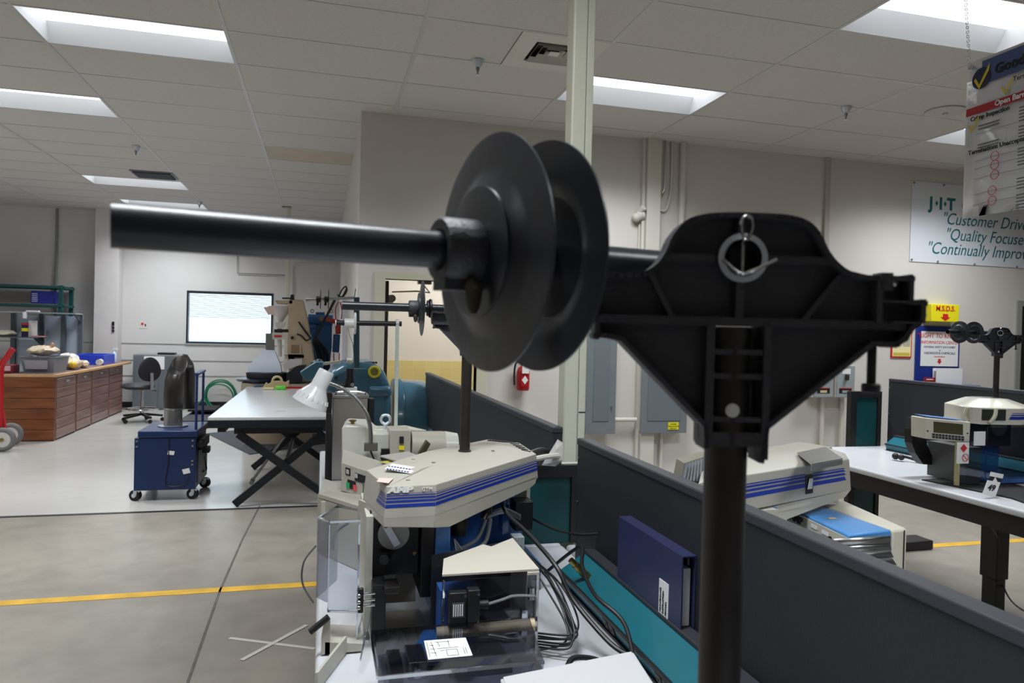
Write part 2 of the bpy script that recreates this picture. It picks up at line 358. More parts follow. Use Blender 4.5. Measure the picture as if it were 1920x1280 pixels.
# ================================================================ ceiling fixtures
lens = bpy.data.materials.new('troffer_lens'); lens.use_nodes = True
b = lens.node_tree.nodes['Principled BSDF']; b.inputs['Base Color'].default_value = (.9,.9,.9,1); b.inputs['Emission Color'].default_value = LAMP_C + (1,); b.inputs['Emission Strength'].default_value = LAMP_E
refl = mat('troffer_white', (226,228,232), .45)
LT = thing('ceiling_light', 'lit recessed ceiling light, large and nearest at the upper left', 'ceiling light', (0,0,ZC))
q = MB(); h = .12
o = [(-.60,-.295,0),(.60,-.295,0),(.60,.295,0),(-.60,.295,0)]; t = [(-.585,-.21,h),(.585,-.21,h),(.585,.21,h),(-.585,.21,h)]
for p in (0,1,2,3):
    a, c = p, (p+1) % 4; q.add([o[a],o[c],t[c],t[a]], [(0,1,2,3)])
for x0,x1,y0,y1 in ((-.61,.61,-.305,-.295),(-.61,.61,.295,.305),(-.61,-.60,-.295,.295),(.60,.61,-.295,.295)): q.box(x0,x1,y0,y1,-.002,.03)
q.build('reflector', refl, LT, local=True, smooth=False).location = (0,0,0)
MB().box(-.584,.584,-.209,.209,h,h+.01).build('lens', lens, LT, local=True, smooth=False)
MB().box(-.62,.62,-.30,.30,h+.012,h+.03).build('housing', white, LT, local=True, smooth=False)
tube = bpy.data.lights.new('tube_light', 'AREA'); tube.shape = 'RECTANGLE'; tube.size = 1.14; tube.size_y = .52; tube.energy = LAMP_W; tube.color = LAMP_C; tube.spread = rad(134)
lo = bpy.data.objects.new('tube_light', tube); COL.objects.link(lo); lo.parent = LT; lo.location = (0,0,.004)
lab = {(0,2):'lit recessed ceiling light, large and nearest at the upper left', (-1,5):'lit recessed ceiling light cut by the left edge of the photo', (-1,11):'lit recessed ceiling light beside the small far ceiling vent',
 (-1,14):'lit recessed ceiling light farthest away, just above the tip of the black tube', (3,2):'lit recessed ceiling light partly behind the cream power pole', (4,-1):'brightest recessed ceiling light in the top right corner, behind the hanging chain',
 (6,2):'recessed ceiling light mostly hidden behind the hanging poster'}
for n, (i, j) in enumerate(fix):
    c = LT if n == 0 else dup(LT)
    g = lab.get((i, j))
    place(c, (GX+TX*(i+.5), GY+TY*(j+.5), ZC), 0, g or 'recessed ceiling light in the part of the room beyond the photo frame'); c['group'] = 'recessed ceiling lights' if g else 'ceiling lights outside the view'
def vent(cx, cy, label):
    t = thing('ceiling_vent', label, 'ceiling vent', (cx, cy, ZC), 0, 'square ceiling vents')
    q = MB()
    for a, bq in ((.298,.17),): 
        q.box(cx-a,cx+a,cy-a,cy-bq,ZC-.004,ZC+.01); q.box(cx-a,cx+a,cy+bq,cy+a,ZC-.004,ZC+.01); q.box(cx-a,cx-bq,cy-bq,cy+bq,ZC-.004,ZC+.01); q.box(cx+bq,cx+a,cy-bq,cy+bq,ZC-.004,ZC+.01)
    q.build('vent_plate', trimw, t, smooth=False)
    MB().box(cx-.2,cx+.2,cy-.2,cy+.2,ZC+.07,ZC+.08).build('duct_opening', black, t)
    for a, z in ((.155,-.012),(.11,-.006),(.065,0)):
        q = MB(); k = .018
        ou = [(cx-a,cy-a),(cx+a,cy-a),(cx+a,cy+a),(cx-a,cy+a)]; inn = [(cx-a+k,cy-a+k),(cx+a-k,cy-a+k),(cx+a-k,cy+a-k),(cx-a+k,cy+a-k)]
        for e in range(4):
            f_ = (e+1) % 4; q.add([(*ou[e],ZC+z-.004),(*ou[f_],ZC+z-.004),(*inn[f_],ZC+z+.03),(*inn[e],ZC+z+.03)], [(0,1,2,3)])
        q.build('louvre_ring', trimw, t, smooth=False)
    MB().box(cx-.035,cx+.035,cy-.035,cy+.035,ZC-.004,ZC+.0).build('centre_plate', trimw, t)
vent(GX+TX*2.75, GY+TY*1.5, 'square stepped ceiling vent beside the cream power pole')
# small far vent: sits under the tile
def farvent(cx, cy):
    t = thing('ceiling_vent', 'small dark far ceiling vent just before a lit ceiling light', 'ceiling vent', (cx, cy, ZC-.02), 0, 'square ceiling vents')
    MB().box(cx-.25,cx+.25,cy-.2,cy+.2,ZC-.012,ZC-.004).build('vent_plate', grey, t)
    q = MB()
    for k in range(5): q.box(cx-.22,cx+.22,cy-.17+k*.075,cy-.14+k*.075,ZC-.03,ZC-.0125)
    q.build('slats', mat('vent_dark', (70,74,80), .5), t)
farvent(-2.12, 10.12)
def sprinkler(x, y, label):
    t = thing('sprinkler_head', label, 'sprinkler', (x, y, ZC-.1), 0, 'ceiling sprinkler heads')
    MB().lathe([(.0,0),(.042,0),(.040,-.012),(.026,-.04),(.022,-.05),(0,-.05)], (x,y,ZC-.0035), n=20).build('cup', zinc, t)
    MB().lathe([(.0,0),(.014,0),(.012,-.02),(.006,-.03),(.005,-.05),(0,-.05)], (x,y,ZC-.054), n=12).build('body', steel, t)
    MB().lathe([(0,0),(.018,0),(.018,-.003),(0,-.003)], (x,y,ZC-.105), n=12).build('deflector', zinc, t)
for x, y, l in ((1.014,4.99,'sprinkler head left of the square ceiling vent'),(4.083,5.02,'sprinkler head above the banner wall, right of the power pole'),(-1.982,8.57,'sprinkler head above the small far vent, upper left'),(-1.888,12.09,'tiny farthest sprinkler head over the tip of the black tube')): sprinkler(x, y, l)
tag(MB().lathe([(0,0),(.15,0),(.15,-.008),(.135,-.012),(.02,-.016),(.02,-.03),(0,-.03)], (4.9,4.85,ZC-.003), n=40).build('ceiling_speaker_plate', mat('plate_offwhite', (190,187,181), .7)), 'flat round white ceiling plate with a small centre knob', 'ceiling plate')
# stained dark gaps not needed; power pole
t = thing('power_pole', 'cream square power pole from the bench up to the ceiling', 'power pole', (.844,2.375,0))
MB().box(.806,.858,2.34,2.41,0,ZC+.01).build('pole_body', cream, t, bevel=.006)
MB().box(.859,.884,2.343,2.407,0,ZC+.01).build('pole_cover', cream, t, bevel=.002)
MB().box(.803,.889,2.335,2.415,.76,1.03).build('pole_foot', cream, t, bevel=.004)
MB().box(.860,.885,2.3415,2.3429,1.20,1.203).build('cover_joint', black, t)
t = thing('conduit_pole', 'thin cream pole dropping from the far ceiling behind the black tube', 'pole', (-.55,12,.0))
MB().box(-.585,-.525,11.97,12.03,0,ZC).build('pole_body', cream, t, bevel=.004)
MB().box(-.66,-.52,11.95,12.05,ZC-.02,ZC-.004).build('ceiling_collar', mat('old_brass', (150,140,110), .5), t)

# ================================================================ far wall things
def S_(px, py, y): return W(px, py, Y=y)
def pipe(name, pts, r, mt, label, cat, group=None, sub=1, n=8): return tag(MB().path(pts, r, n, sub).build(name, mt), label, cat, group)
y = YF-.03
pipe('wall_conduit', [(-4.38,y,ZC-.003),(-4.38,y,.1)], .02, mat('conduit_grey', (130,136,138), .5), 'vertical grey conduit on the far left wall', 'conduit')
tag(MB().path([W(445,475,Y=y),W(445,512,Y=y),W(535,516,Y=y)], .008, 6, 1).build('surface_wire', mat('wire_grey', (120,118,116), .5)), 'thin wire running down and right above the window', 'wire')
pipe('wall_conduit', [W(548,600,Y=y),W(548,512,Y=y),W(551,500,Y=y),W(562,494,Y=y),W(640,494,Y=y)], .012, trimw, 'bent off-white conduit on the far wall behind the moulding machine', 'conduit', sub=2)
pg = thing('wall_notice', 'small white notice with red mark on the far wall left of the window', 'notice', W(268,608,Y=YF-.01)); c = W(268,606,Y=YF-.004)
MB().box(c.x-.07,c.x+.07,YF-.004,YF-.001,c.z-.09,c.z+.09).build('sheet', mat('notice_white', (205,204,203), .7), pg)
MB().box(c.x-.03,c.x+.01,YF-.006,YF-.0045,c.z-.03,c.z+.01).build('red_mark', inkr, pg)
MB().box(c.x+.03,c.x+.05,YF-.006,YF-.0045,c.z-.05,c.z-.01).build('dark_mark', inkb, pg)
for k in range(4):
    c = W(212, 602+k*6+(3 if k == 0 else 0), Y=13.49); tag(MB().box(c.x-.018,c.x+.018,13.486,13.499,c.z-.02,c.z+.02).build('wall_switch', inkb), 'row of small black marks on the white far column', 'switch', 'small black fittings on the white column')

# ================================================================ wall_right things
YR = YW-.002
def pilaster(x0, x1, label, n): struct(MB().box(x0,x1,YW-.09,YW-.001,0,ZC).build(n, trimw, bevel=.003, smooth=False), label)
pilaster(2.99, 3.13, 'white boxed pilaster on the right wall', 'trim_9')
struct(MB().box(2.955,2.985,YW-.05,YW-.001,0,ZC).build('trim_10', trimw, smooth=False), 'thin rib beside the pilaster')
pipe('wall_conduit', [(3.385,YW-.035,ZC-.003),(3.385,YW-.035,1.582)], .032, trimw, 'fat white pipe right of the pilaster', 'pipe', n=14)
pipe('wall_conduit', [(3.27,YW-.02,ZC-.003),(3.27,YW-.02,2.95),(3.23,YW-.02,2.72),(3.15,YW-.02,2.70)], .012, trimw, 'thin white conduit curving into the pilaster, low bend', 'conduit', sub=4)
pipe('wall_conduit', [(3.19,YW-.03,ZC-.003),(3.195,YW-.03,2.98),(3.18,YW-.03,2.87),(3.13,YW-.03,2.83)], .009, steel, 'shiny bare conduit curving into the pilaster from above', 'conduit', sub=5)
tag(MB().tube((2.90,YW-.05,2.62),(2.97,YW-.05,2.64),.045).tube((2.93,YW-.05,2.66),(2.95,YW-.1,2.70),.03).ball((2.9,YW-.05,2.61),.045).build('junction_fitting', trimw), 'rounded white junction fitting on the pilaster edge', 'fitting')
pipe('wall_conduit', [(2.945,YW-.02,2.55),(2.945,YW-.02,1.5)], .01, trimw, 'thin conduit below the rounded fitting left of the pilaster', 'conduit')
struct(MB().box(5.03,5.065,YW-.03,YW-.001,0,ZC).box(5.065,5.10,YW-.012,YW-.001,0,ZC).build('trim_11', mat('joint_cover', (182,174,166), .6), smooth=False), 'vertical joint cover strip on the right wall')
def panel(x0, x1, z0, z1, label, yel=False):
    t = thing('breaker_panel', label, 'breaker panel', ((x0+x1)/2, YW-.1, z0), 0, 'grey electrical panels on the right wall')
    MB().box(x0+.02,x1-.02,YW-.11,YW-.001,z0+.01,z1-.01).build('box', trimw, t, bevel=.004)
    MB().box(x0,x1,YW-.125,YW-.111,z0,z1).build('cover', grey, t, bevel=.003)
    MB().box(x0+.07,x1-.07,YW-.130,YW-.1255,z0+.12,z1-.05).build('door', mat('grey_enamel2', (106,114,120), .4), t, bevel=.002)
    MB().tube((x1-.045,YW-.13,z0+.25),(x1-.045,YW-.14,z0+.25),.008).build('latch', steel, t)
    if yel:
        p = MB().box(x1-.20,x1-.09,YW-.132,YW-.1265,z0+.035,z0+.105).build('warning_label', yellow, t)
        for k, s in enumerate(('DANGER', 'HIGH VOLTAGE', 'KEEP OUT')): text('lettering', s, .016, inkb, p, (x1-.145,YW-.133,z0+.083-k*.021), align='CENTER')
panel(2.405,2.705,.535,1.58,'tall grey breaker panel just right of the power pole')
panel(2.965,3.455,.535,1.58,'wide grey breaker panel with a yellow label under its corner',True)
tag(MB().tube((2.71,YW-.06,.66),(2.95,YW-.06,.66),.022,n=12).build('conduit_link', trimw), 'short white pipe joining the two grey panels', 'pipe')
pipe('wall_conduit', [(3.23,YW-.04,.53),(3.23,YW-.04,.02)], .018, trimw, 'white pipe dropping below the wide grey panel', 'pipe')
def switchbox(x0, x1, z0, z1, label, up):
    t = thing('switch_box', label, 'switch box', ((x0+x1)/2, YW-.15, z0), 0, 'grey disconnect switches')
    MB().box(x0,x1,YW-.14,YW-.001,z0,z1).build('box', trimw, t, bevel=.004)
    MB().box(x0+.01,x1-.002,YW-.15,YW-.1405,z0+.005,z1-.005).build('cover', lgrey, t, bevel=.004)
    cx = (x0+x1)/2
    MB().box(cx-.013,cx+.017,YW-.185,YW-.1505,z0+.18,z0+.24).build('switch_lever', mat('lever_bronze', (60,56,52), .4, .4), t, bevel=.006)
    lb = MB().box(cx-.075,cx+.075,YW-.153,YW-.1505,z0+.045,z0+.1).build('label_plate', inkb, t)
    MB().box(cx-.04,cx+.04,YW-.155,YW-.1535,z0+.05,z0+.075).build('label_text_patch', mat('label_tan', (200,185,140), .6) if not up else lgrey, lb)
    MB().box(cx-.075,cx+.075,YW-.155,YW-.1535,z0+.093,z0+.1).build('red_band', inkr, lb)
    if up: MB().box(cx-.045,cx+.055,YW-.153,YW-.1505,z1-.09,z1-.035).build('oval_label', paper, t).data.materials[0]
switchbox(4.86,5.10,.885,1.22,'grey disconnect switch box, the left of the pair under the arm of the black bracket',False)
switchbox(5.13,5.36,.885,1.22,'grey disconnect switch box, the right of the pair, with a white oval label',True)
for x, l in ((5.06,'left'),(5.30,'right')): pipe('wall_conduit', [(x,YW-.04,.88),(x,YW-.04,.02)], .022, trimw, l+' white pipe dropping below the pair of switch boxes', 'pipe')
tag(MB().box(5.05,5.55,YW-.035,YW-.001,1.345,1.36).build('wall_ledge', trimw), 'small white wireway end above the switch boxes', 'wireway')
# fire extinguisher
x, z = 1.80, .94
t = thing('fire_extinguisher', 'red fire extinguisher with white label hung on the right wall', 'fire extinguisher', (x, YW-.08, z))
MB().lathe([(0,0),(.05,0),(.058,.01),(.06,.03),(.06,.17),(.05,.205),(.02,.23),(.016,.25),(0,.25)], (x,YW-.075,z), n=24).build('cylinder', red, t)
MB().tube((x,YW-.075,z+.245),(x,YW-.075,z+.275),.017).bar((x-.05,YW-.08,z+.285),(x+.05,YW-.08,z+.29),.02,.012).bar((x-.05,YW-.08,z+.27),(x+.03,YW-.08,z+.275),.018,.006).build('valve', black, t)
MB().path([(x-.02,YW-.08,z+.27),(x-.075,YW-.09,z+.25),(x-.09,YW-.09,z+.15),(x-.085,YW-.09,z+.05)], .009, 8).build('hose', black, t)
lb = MB().box(x-.035,x+.035,YW-.1375,YW-.134,z+.04,z+.15).build('label', red, t); 
MB().slab([(x,YW-.139,z+.14),(x+.03,YW-.139,z+.10),(x,YW-.139,z+.06),(x-.03,YW-.139,z+.10)], (0,-.001,0)).build('white_diamond', paper, lb)
tag_ = thing('inspection_tag', 'white and red paper tag hanging on the fire extinguisher', 'tag', (x, YW-.15, z+.2))
MB().box(x-.03,x+.035,YW-.148,YW-.1465,z+.16,z+.27).build('card', paper, tag_); MB().box(x-.03,x+.035,YW-.1495,YW-.1485,z+.235,z+.27).build('red_band', inkr, tag_)
# M.S.D.S. box
t = thing('wall_box', 'yellow box lettered M.S.D.S. with a red arrow', 'sign', (6.51, YW-.06, 1.71))
MB().box(6.33,6.70,YW-.12,YW-.002,1.705,1.895).build('box', yellow, t, bevel=.006)
text('lettering', 'M.S.D.S.', .078, inkr, t, (6.515,YW-.122,1.822), align='CENTER', bold=.0015)
arr = [(-.035,.0),(-.035,-.035),(-.065,-.035),(0,-.075),(.065,-.035),(.035,-.035),(.035,0)]
MB().prism([(6.515+a,1.79+c) for a, c in arr], (0,YW-.1215,0), w=(0,-.001,0)).build('arrow', inkr, t)
# right to know centre
t = thing('information_board', 'blue right to know board with white poster and pockets', 'board', (6.52,YW-.03,.95))
MB().box(6.24,6.83,YW-.02,YW-.002,.93,1.66).build('back_board', mat('board_blue', (28,48,128), .4), t, bevel=.008)
MB().box(6.2,6.98,YW-.16,YW-.021,.90,1.02).build('tray', mat('board_blue', (28,48,128), .4), t, bevel=.004)
p = MB().box(6.30,6.80,YW-.026,YW-.0205,1.22,1.60).build('poster', paper, t)
for s, sz, zz, mt_, cx_ in (('"RIGHT TO KNOW"',.068,1.53,inkr,6.55),('INFORMATION CENTER',.047,1.465,inkr,6.55),('MATERIAL SAFETY DATA SHEET',.03,1.42,inkn,6.55),('on',.02,1.388,inkn,6.55),('HAZARDOUS CHEMICALS',.036,1.352,inkn,6.55),('LOCATED BELOW',.018,1.318,inkr,6.55)):
    text('lettering', s, sz, mt_, p, (cx_,YW-.0275,zz), align='CENTER')
MB().prism([(6.55+a*.5,1.30+c*.75) for a, c in arr], (0,YW-.0268,0), w=(0,-.001,0)).build('arrow', inkr, p)
t2 = thing('binder', 'white binder standing in the blue board tray', 'binder', (6.62,YW-.09,1.021))
MB().box(6.45,6.80,YW-.09,YW-.085,1.0215,1.20).box(6.45,6.80,YW-.045,YW-.04,1.0215,1.20).box(6.795,6.80,YW-.0845,YW-.0455,1.0215,1.20).build('cover', paper, t2)
MB().box(6.46,6.79,YW-.082,YW-.048,1.0225,1.17).build('pages', mat('pages', (180,180,178), .8), t2)
t2 = thing('booklet', 'small dark red booklet leaning in the blue board tray', 'booklet', (6.33,YW-.1,1.021))
MB().box(6.27,6.41,YW-.12,YW-.1,1.0215,1.10).build('cover', mat('maroon', (140,30,40), .5), t2); MB().box(6.29,6.38,YW-.1215,YW-.1205,1.075,1.085).build('title_bar', paper, t2)
# framed poster partly behind the bracket
t = thing('wall_poster', 'red framed yellow and white poster left of the blue board', 'poster', (6.06,YW-.01,1.30))
MB().box(5.925,6.19,YW-.012,YW-.002,1.305,1.72).build('red_border', inkr, t)
MB().box(5.94,6.175,YW-.015,YW-.0125,1.32,1.705).build('sheet', mat('poster_cream', (236,226,170), .6), t)
q = MB(); 
for k in range(9): q.box(5.955,6.05,YW-.0165,YW-.0155,1.43+k*.012,1.435+k*.012); q.box(6.07,6.165,YW-.0165,YW-.0155,1.43+k*.012,1.435+k*.012)
q.build('blue_text_lines', mat('soft_blue', (130,140,170), .6), t)
q = MB(); q.box(5.95,6.165,YW-.0165,YW-.0155,1.33,1.36); q.box(5.95,6.165,YW-.0165,YW-.0155,1.56,1.575); q.box(5.95,6.165,YW-.0165,YW-.0155,1.66,1.68); q.build('yellow_bands', mat('mustard', (205,185,70), .6), t)
# banner
t = thing('banner', 'white wall banner with teal J.I.T. slogan lettering', 'banner', (8.1,YW-.01,2.37))
bmat = mat('banner_vinyl', (214,218,226), .35, bump=.25, bscale=1.5)
MB().box(6.13,10.2,YW-.009,YW-.003,2.35,3.22).build('sheet', bmat, t)
yb = YW-.011
text('lettering', 'J', .18, inkt, t, (6.365,yb,2.94), bold=.007); text('lettering', 'I', .18, inkt, t, (6.495,yb,2.94), bold=.007); text('lettering', 'T', .18, inkt, t, (6.60,yb,2.94), bold=.007, sx=1.0)
for cx_ in (6.462,6.575): MB().prism([(cx_,3.03),(cx_+.018,3.0),(cx_,2.97),(cx_-.018,3.0)], (0,yb,0), w=(0,-.001,0)).build('diamond', inkt, t)
text('lettering', 'C', .18, inkt, t, (6.80,yb,2.94), bold=.005)
for s, x_, z_ in (('"Customer Driven"',6.53,2.80),('"Quality Focused"',6.58,2.63),('"Continually Improving"',6.34,2.47)): text('lettering', s, .185, inkt, t, (x_,yb,z_-.02), shear=.3, sx=.92)
for k, (x_, z_) in enumerate(((6.155,3.2),(6.155,2.37),(6.5,2.365),(7.0,2.36),(7.6,2.36),(6.55,3.205))): MB().tube((x_,yb,z_),(x_,yb-.004,z_),.012,n=12).build('grommet', grey, t)
# hanging poster
p0 = W(1814,122,X=2.47); p1 = W(1808,410,X=2.47); zt = p0.z; zb = p1.z
XA, Y0, Y1 = 2.47, p0.y, p0.y-.95
t = thing('hanging_poster', 'laminated crimp inspection poster hanging from a ceiling chain', 'poster', (XA, (Y0+Y1)/2, zb))
ltm = mat('laminated_poster', (205,206,208), .10, spec=.6, bump=1.0, bscale=24, coat=.8)
N = 12; q = MB(); 
pts = [[V(XA-.006*sin(i*1.3), Y0+(Y1-Y0)*i/N, zb+(zt-zb)*j/8) for j in range(9)] for i in range(N+1)]
for i in range(N):
    for j in range(8): q.add([pts[i][j],pts[i+1][j],pts[i+1][j+1],pts[i][j+1]], [(0,1,2,3)])
q.build('sheet', ltm, t, merge=True)
o_ = t.children[0]; md = o_.modifiers.new('thick', 'SOLIDIFY'); md.thickness = .002
XF = XA-.010
def PB(y0, y1, z0, z1, mt_, name='print_block', dx=0): return MB().box(XF-.0012-dx,XF-dx,Y0-y1,Y0-y0,zt-z1,zt-z0).build(name, mt_, t)
PB(.078,.93,.014,.105,mat('poster_blue', (64,84,130), .3),'blue_heading')
PB(.012,.93,.183,.213,mat('poster_red', (170,32,38), .3),'red_band')
def PT(s, sz, yy, zz, mt_, **k): text('lettering', s, sz, mt_, t, (XF-.0035,Y0-yy,zt-zz), u=(0,-1,0), **k)
MB().tube((XF-.0012,Y0-.077,zt-.079),(XF-.003,Y0-.077,zt-.079),.041,n=32).build('blue_disc', mat('poster_navy', (28,34,66), .3), t)
chk = [(-.032,.005),(-.012,-.03),(.04,.055),(.035,.02),(-.012,-.05),(-.04,-.005)]
MB().prism([(a*.85,c*.85) for a, c in chk], (XF-.0035,Y0-.08,zt-.077), (0,-1,0), (0,0,1), (-.001,0,0)).build('check_mark', mat('poster_gold', (214,186,50), .4), t)
PT('Good Crimps', .052, .135, .083, inkb, bold=.0015); PT('Terminations', .026, .212, .137, inkb); PT('Open Barrel', .028, .14, .206, paper, bold=.0008)
PT('Crimp Inspection', .024, .035, .237, inkb, bold=.0006); PT('Terminations Unacceptable', .024, .03, .368, inkb, bold=.0006)
MB().prism([(a*.6,c*.6) for a, c in chk], (XF-.0035,Y0-.05,zt-.252), (0,-1,0), (0,0,1), (-.001,0,0)).build('check_mark', mat('poster_gold', (214,186,50), .4), t)
MB().prism([(a*.6,c*.6) for a, c in chk], (XF-.0035,Y0-.19,zt-.145), (0,-1,0), (0,0,1), (-.001,0,0)).build('check_mark', mat('poster_gold', (214,186,50), .4), t)
q = MB(); 
for (yy, zz) in ((.147,.396),(.148,.43),(.149,.468),(.14,.526),(.142,.565)): q.ring((XF-.003,Y0-yy,zt-zz+.0), (1,0,0), .017, .0012, 20, 5)
q.build('red_circles', inkr, t)
q = MB()
for (y0_, z0_, n_, w_) in ((.07,.262,2,.09),(.07,.335,2,.09),(.24,.24,5,.25),(.24,.31,4,.25),(.24,.39,6,.25),(.24,.50,4,.25),(.24,.56,5,.25)):
    for k in range(n_): q.box(XF-.0022,XF-.001,Y0-y0_-w_,Y0-y0_,zt-z0_-k*.012-.004,zt-z0_-k*.012)
q.build('text_lines', mat('ink_grey', (95,95,98), .5), t)
q = MB()
for zz in (.295,.40,.43,.47,.53,.57): q.path([(XF-.002,Y0-.06,zt-zz),(XF-.002,Y0-.13,zt-zz+.004),(XF-.002,Y0-.27,zt-zz+.002)], .0012, 4, 1)
q.build('diagram_lines', mat('ink_lilac', (150,145,155), .5), t)
MB().ring((XA-.004,Y0-.018,zt-.018), (1,0,0), .008, .003, 16, 6).build('grommet', chrome, t)
ch = MB(); a = V(XA-.008, Y0-.018, zt-.012); bq = V(XA-.06,Y0+.02,ZC-.004); L = (bq-a).length; n_ = int(L/.018)
for k in range(n_):
    c = a.lerp(bq, (k+.5)/n_); ch.ring(c, (1,0,0) if k % 2 else (0,1,0), .006, .0014, 10, 5)
tag(ch.build('hanging_chain', chrome), 'thin metal chain from the ceiling light to the hanging poster corner', 'chain')

# ================================================================ far left: wooden cabinets, shelves
wood = mat('dark_cedar', (122,72,44), .35, noise=.35, nscale=2.2, stretch=(1,.5,9), bump=.2, bscale=6)
woodl = mat('cedar_fronts_sheen', (134,100,92), .22, noise=.3, nscale=2.5, stretch=(1,.6,9), bump=.2, bscale=6)  # lavender window sheen on the fronts is mixed into this colour
woodt = mat('pine_edge', (190,150,105), .5, noise=.12, nscale=4)
gap = mat('gap_shade_black', (22,20,20), .8)  # near-black that paints the shade between cabinet fronts
CX = -3.15
def cab(y0, y1, dx, label, door=False):
    t = thing('wood_cabinet', label, 'cabinet', (CX-.3, (y0+y1)/2, 0), 0, 'dark plank cabinets in a row')
    MB().box(CX-.55+dx, CX-.02+dx, y0, y1-.012, 0, .78).build('body', wood, t, smooth=False)
    n = 6; q = MB()
    for k in range(n): z = .02+k*.125; q.box(CX-.02+dx, CX+.004+dx, y0+.04, y1-.05, z, z+.119)
    f = q.build('plank_front', woodl, t, bevel=.006, smooth=False)
    c = (y0+y1)/2
    MB().box(CX+.005+dx, CX+.02+dx, c-.06, c+.06, .70, .725).build('handle', chrome, f, bevel=.005)
    MB().box(CX-.019+dx, CX-.002+dx, y0, y0+.035, 0, .78).build('stile_and_gap_shade', wood, t); MB().box(CX-.019+dx, CX-.008+dx, y1-.048, y1-.012, 0, .78).build('stile_and_gap_shade', gap, t)  # first strip is a wooden stile, second paints the shaded gap
cab(9.96,10.75,0,'nearest dark plank cabinet of the row, its end panel facing the camera'); cab(10.75,11.45,-.01,'second dark plank cabinet of the row from the near end'); cab(11.45,12.35,-.02,'third dark plank cabinet of the row from the near end'); cab(12.35,13.2,-.03,'last dark plank cabinet of the row, beside the office stool')
q = MB()
for k in range(6): q.box(CX-.57, CX-.0, 9.935, 9.955, .01+k*.129, .01+k*.129+.125)
tag(q.build('end_panel', wood, bevel=.005, smooth=False), 'dark plank end board closing the near end of the cabinet row', 'panel')
t = thing('counter_top', 'long wooden counter top lying over the plank cabinets', 'worktop', (CX-.3, 11.6, .782))
MB().box(CX-.58,CX+.03,9.93,13.45,.782,.815).build('edge_board', woodt, t, bevel=.004)
MB().box(CX-.57,CX-.03,9.96,13.44,.8155,.822).build('top_sheet', mat('worn_top', (120,104,104), .4, noise=.25, nscale=5), t)
CT = .8225
# things on the counter
t = thing('storage_bin', 'grey plastic bin on the near end of the wooden counter', 'bin', (-3.42,10.3,CT))
c = V(-3.40,10.38,CT)
MB().loft([[c+V(a*.19*s,b*.26*s,h) for a,b in ((-1,-1),(1,-1),(1,1),(-1,1))] for s,h in ((.86,0),(1,.19),(1.06,.192),(1.06,.2),(.94,.2),(.8,.01))], cap=True).build('tub', mat('bin_grey', (128,130,140), .45), t)
MB().slab([(-3.53,10.112,.87),(-3.29,10.115,.87),(-3.28,10.09,.98),(-3.54,10.09,.98)], (0,-.004,0)).build('label_panel', mat('bin_label', (160,158,166), .5), t)
bagm = mat('bag_tan', (202,184,158), .35, noise=.25, nscale=18, bump=.6, bscale=22)
bagw = mat('bag_cloudy', (205,203,196), .25, noise=.2, nscale=20, bump=.6, bscale=25)
def bag(c, rx, ry, rz, mt_, label, jit=.012, extra=None):
    q = MB().ball(V(*c)+V(0,0,rz*1.0+jit), rx, ry, rz, 18, 10, jit)
    if extra: q.cur = 1; q.ball(V(*extra[0]), *extra[1], n=10, m_=6)
    return tag(q.build('plastic_bag', [mt_, extra[2]] if extra else mt_), label, 'bag', 'stuffed plastic bags')
bag((-3.42,10.36,CT+.2),.17,.24,.06,bagm,'tan stuffed plastic bag piled in the grey bin',.012,((-3.3,10.3,CT+.34),(.02,.02,.035),mat('bag_orange',(216,150,110),.4)))
bag((-3.28,10.95,CT),.13,.17,.075,bagm,'tan plastic bag with yellow contents lying beside the grey bin',.008,((-3.22,10.82,CT+.07),(.05,.06,.05),mat('bag_yellow',(222,184,60),.35)))
bag((-3.42,11.3,CT),.14,.16,.095,bagw,'cloudy white plastic bag behind the tan bags on the counter',.012)
bag((-3.24,11.3,CT),.08,.10,.05,bagm,'small tan plastic bag at the counter edge left of the blue tray',.008)
t = thing('blue_tray', 'bright blue plastic tray on the wooden counter', 'tray', (-3.4,12.4,CT)); bl = mat('bin_blue', (38,64,190), .35)
MB().box(-3.62,-3.20,12.15,12.17,CT,CT+.15).box(-3.62,-3.20,12.73,12.75,CT,CT+.15).box(-3.62,-3.60,12.171,12.729,CT,CT+.15).box(-3.22,-3.20,12.171,12.729,CT,CT+.15).box(-3.599,-3.221,12.171,12.729,CT,CT+.01).build('tray', bl, t, bevel=.004)
t = thing('spray_bottle', 'clear plastic bottle standing right of the blue tray', 'bottle', (-3.27,13.0,CT))
MB().lathe([(0,0),(.035,0),(.038,.01),(.038,.13),(.02,.17),(.014,.18),(.014,.2),(0,.2)], (-3.27,13.0,CT), n=16).build('bottle', mat('bottle_pale', (190,205,225), .2), t)
MB().box(-3.29,-3.22,12.985,13.015,CT+.2,CT+.235).build('sprayer_head', paper, t)
tag(MB().tube((-3.23,12.02,CT+.045),(-3.23,12.1,CT+.05),.045,n=20).build('tape_roll', bagw), 'pale roll lying on the counter before the blue tray', 'roll')
t = thing('tool_case', 'small dark red case left of the grey bin', 'case', (-3.72,10.2,CT)); 
MB().box(-3.75,-3.64,10.0,10.25,CT,CT+.10).build('case', mat('maroon2', (120,28,44), .4), t, bevel=.01); MB().box(-3.74,-3.65,9.995,9.9995,CT+.03,CT+.09).build('label', mat('pink_label', (205,170,180), .5), t)

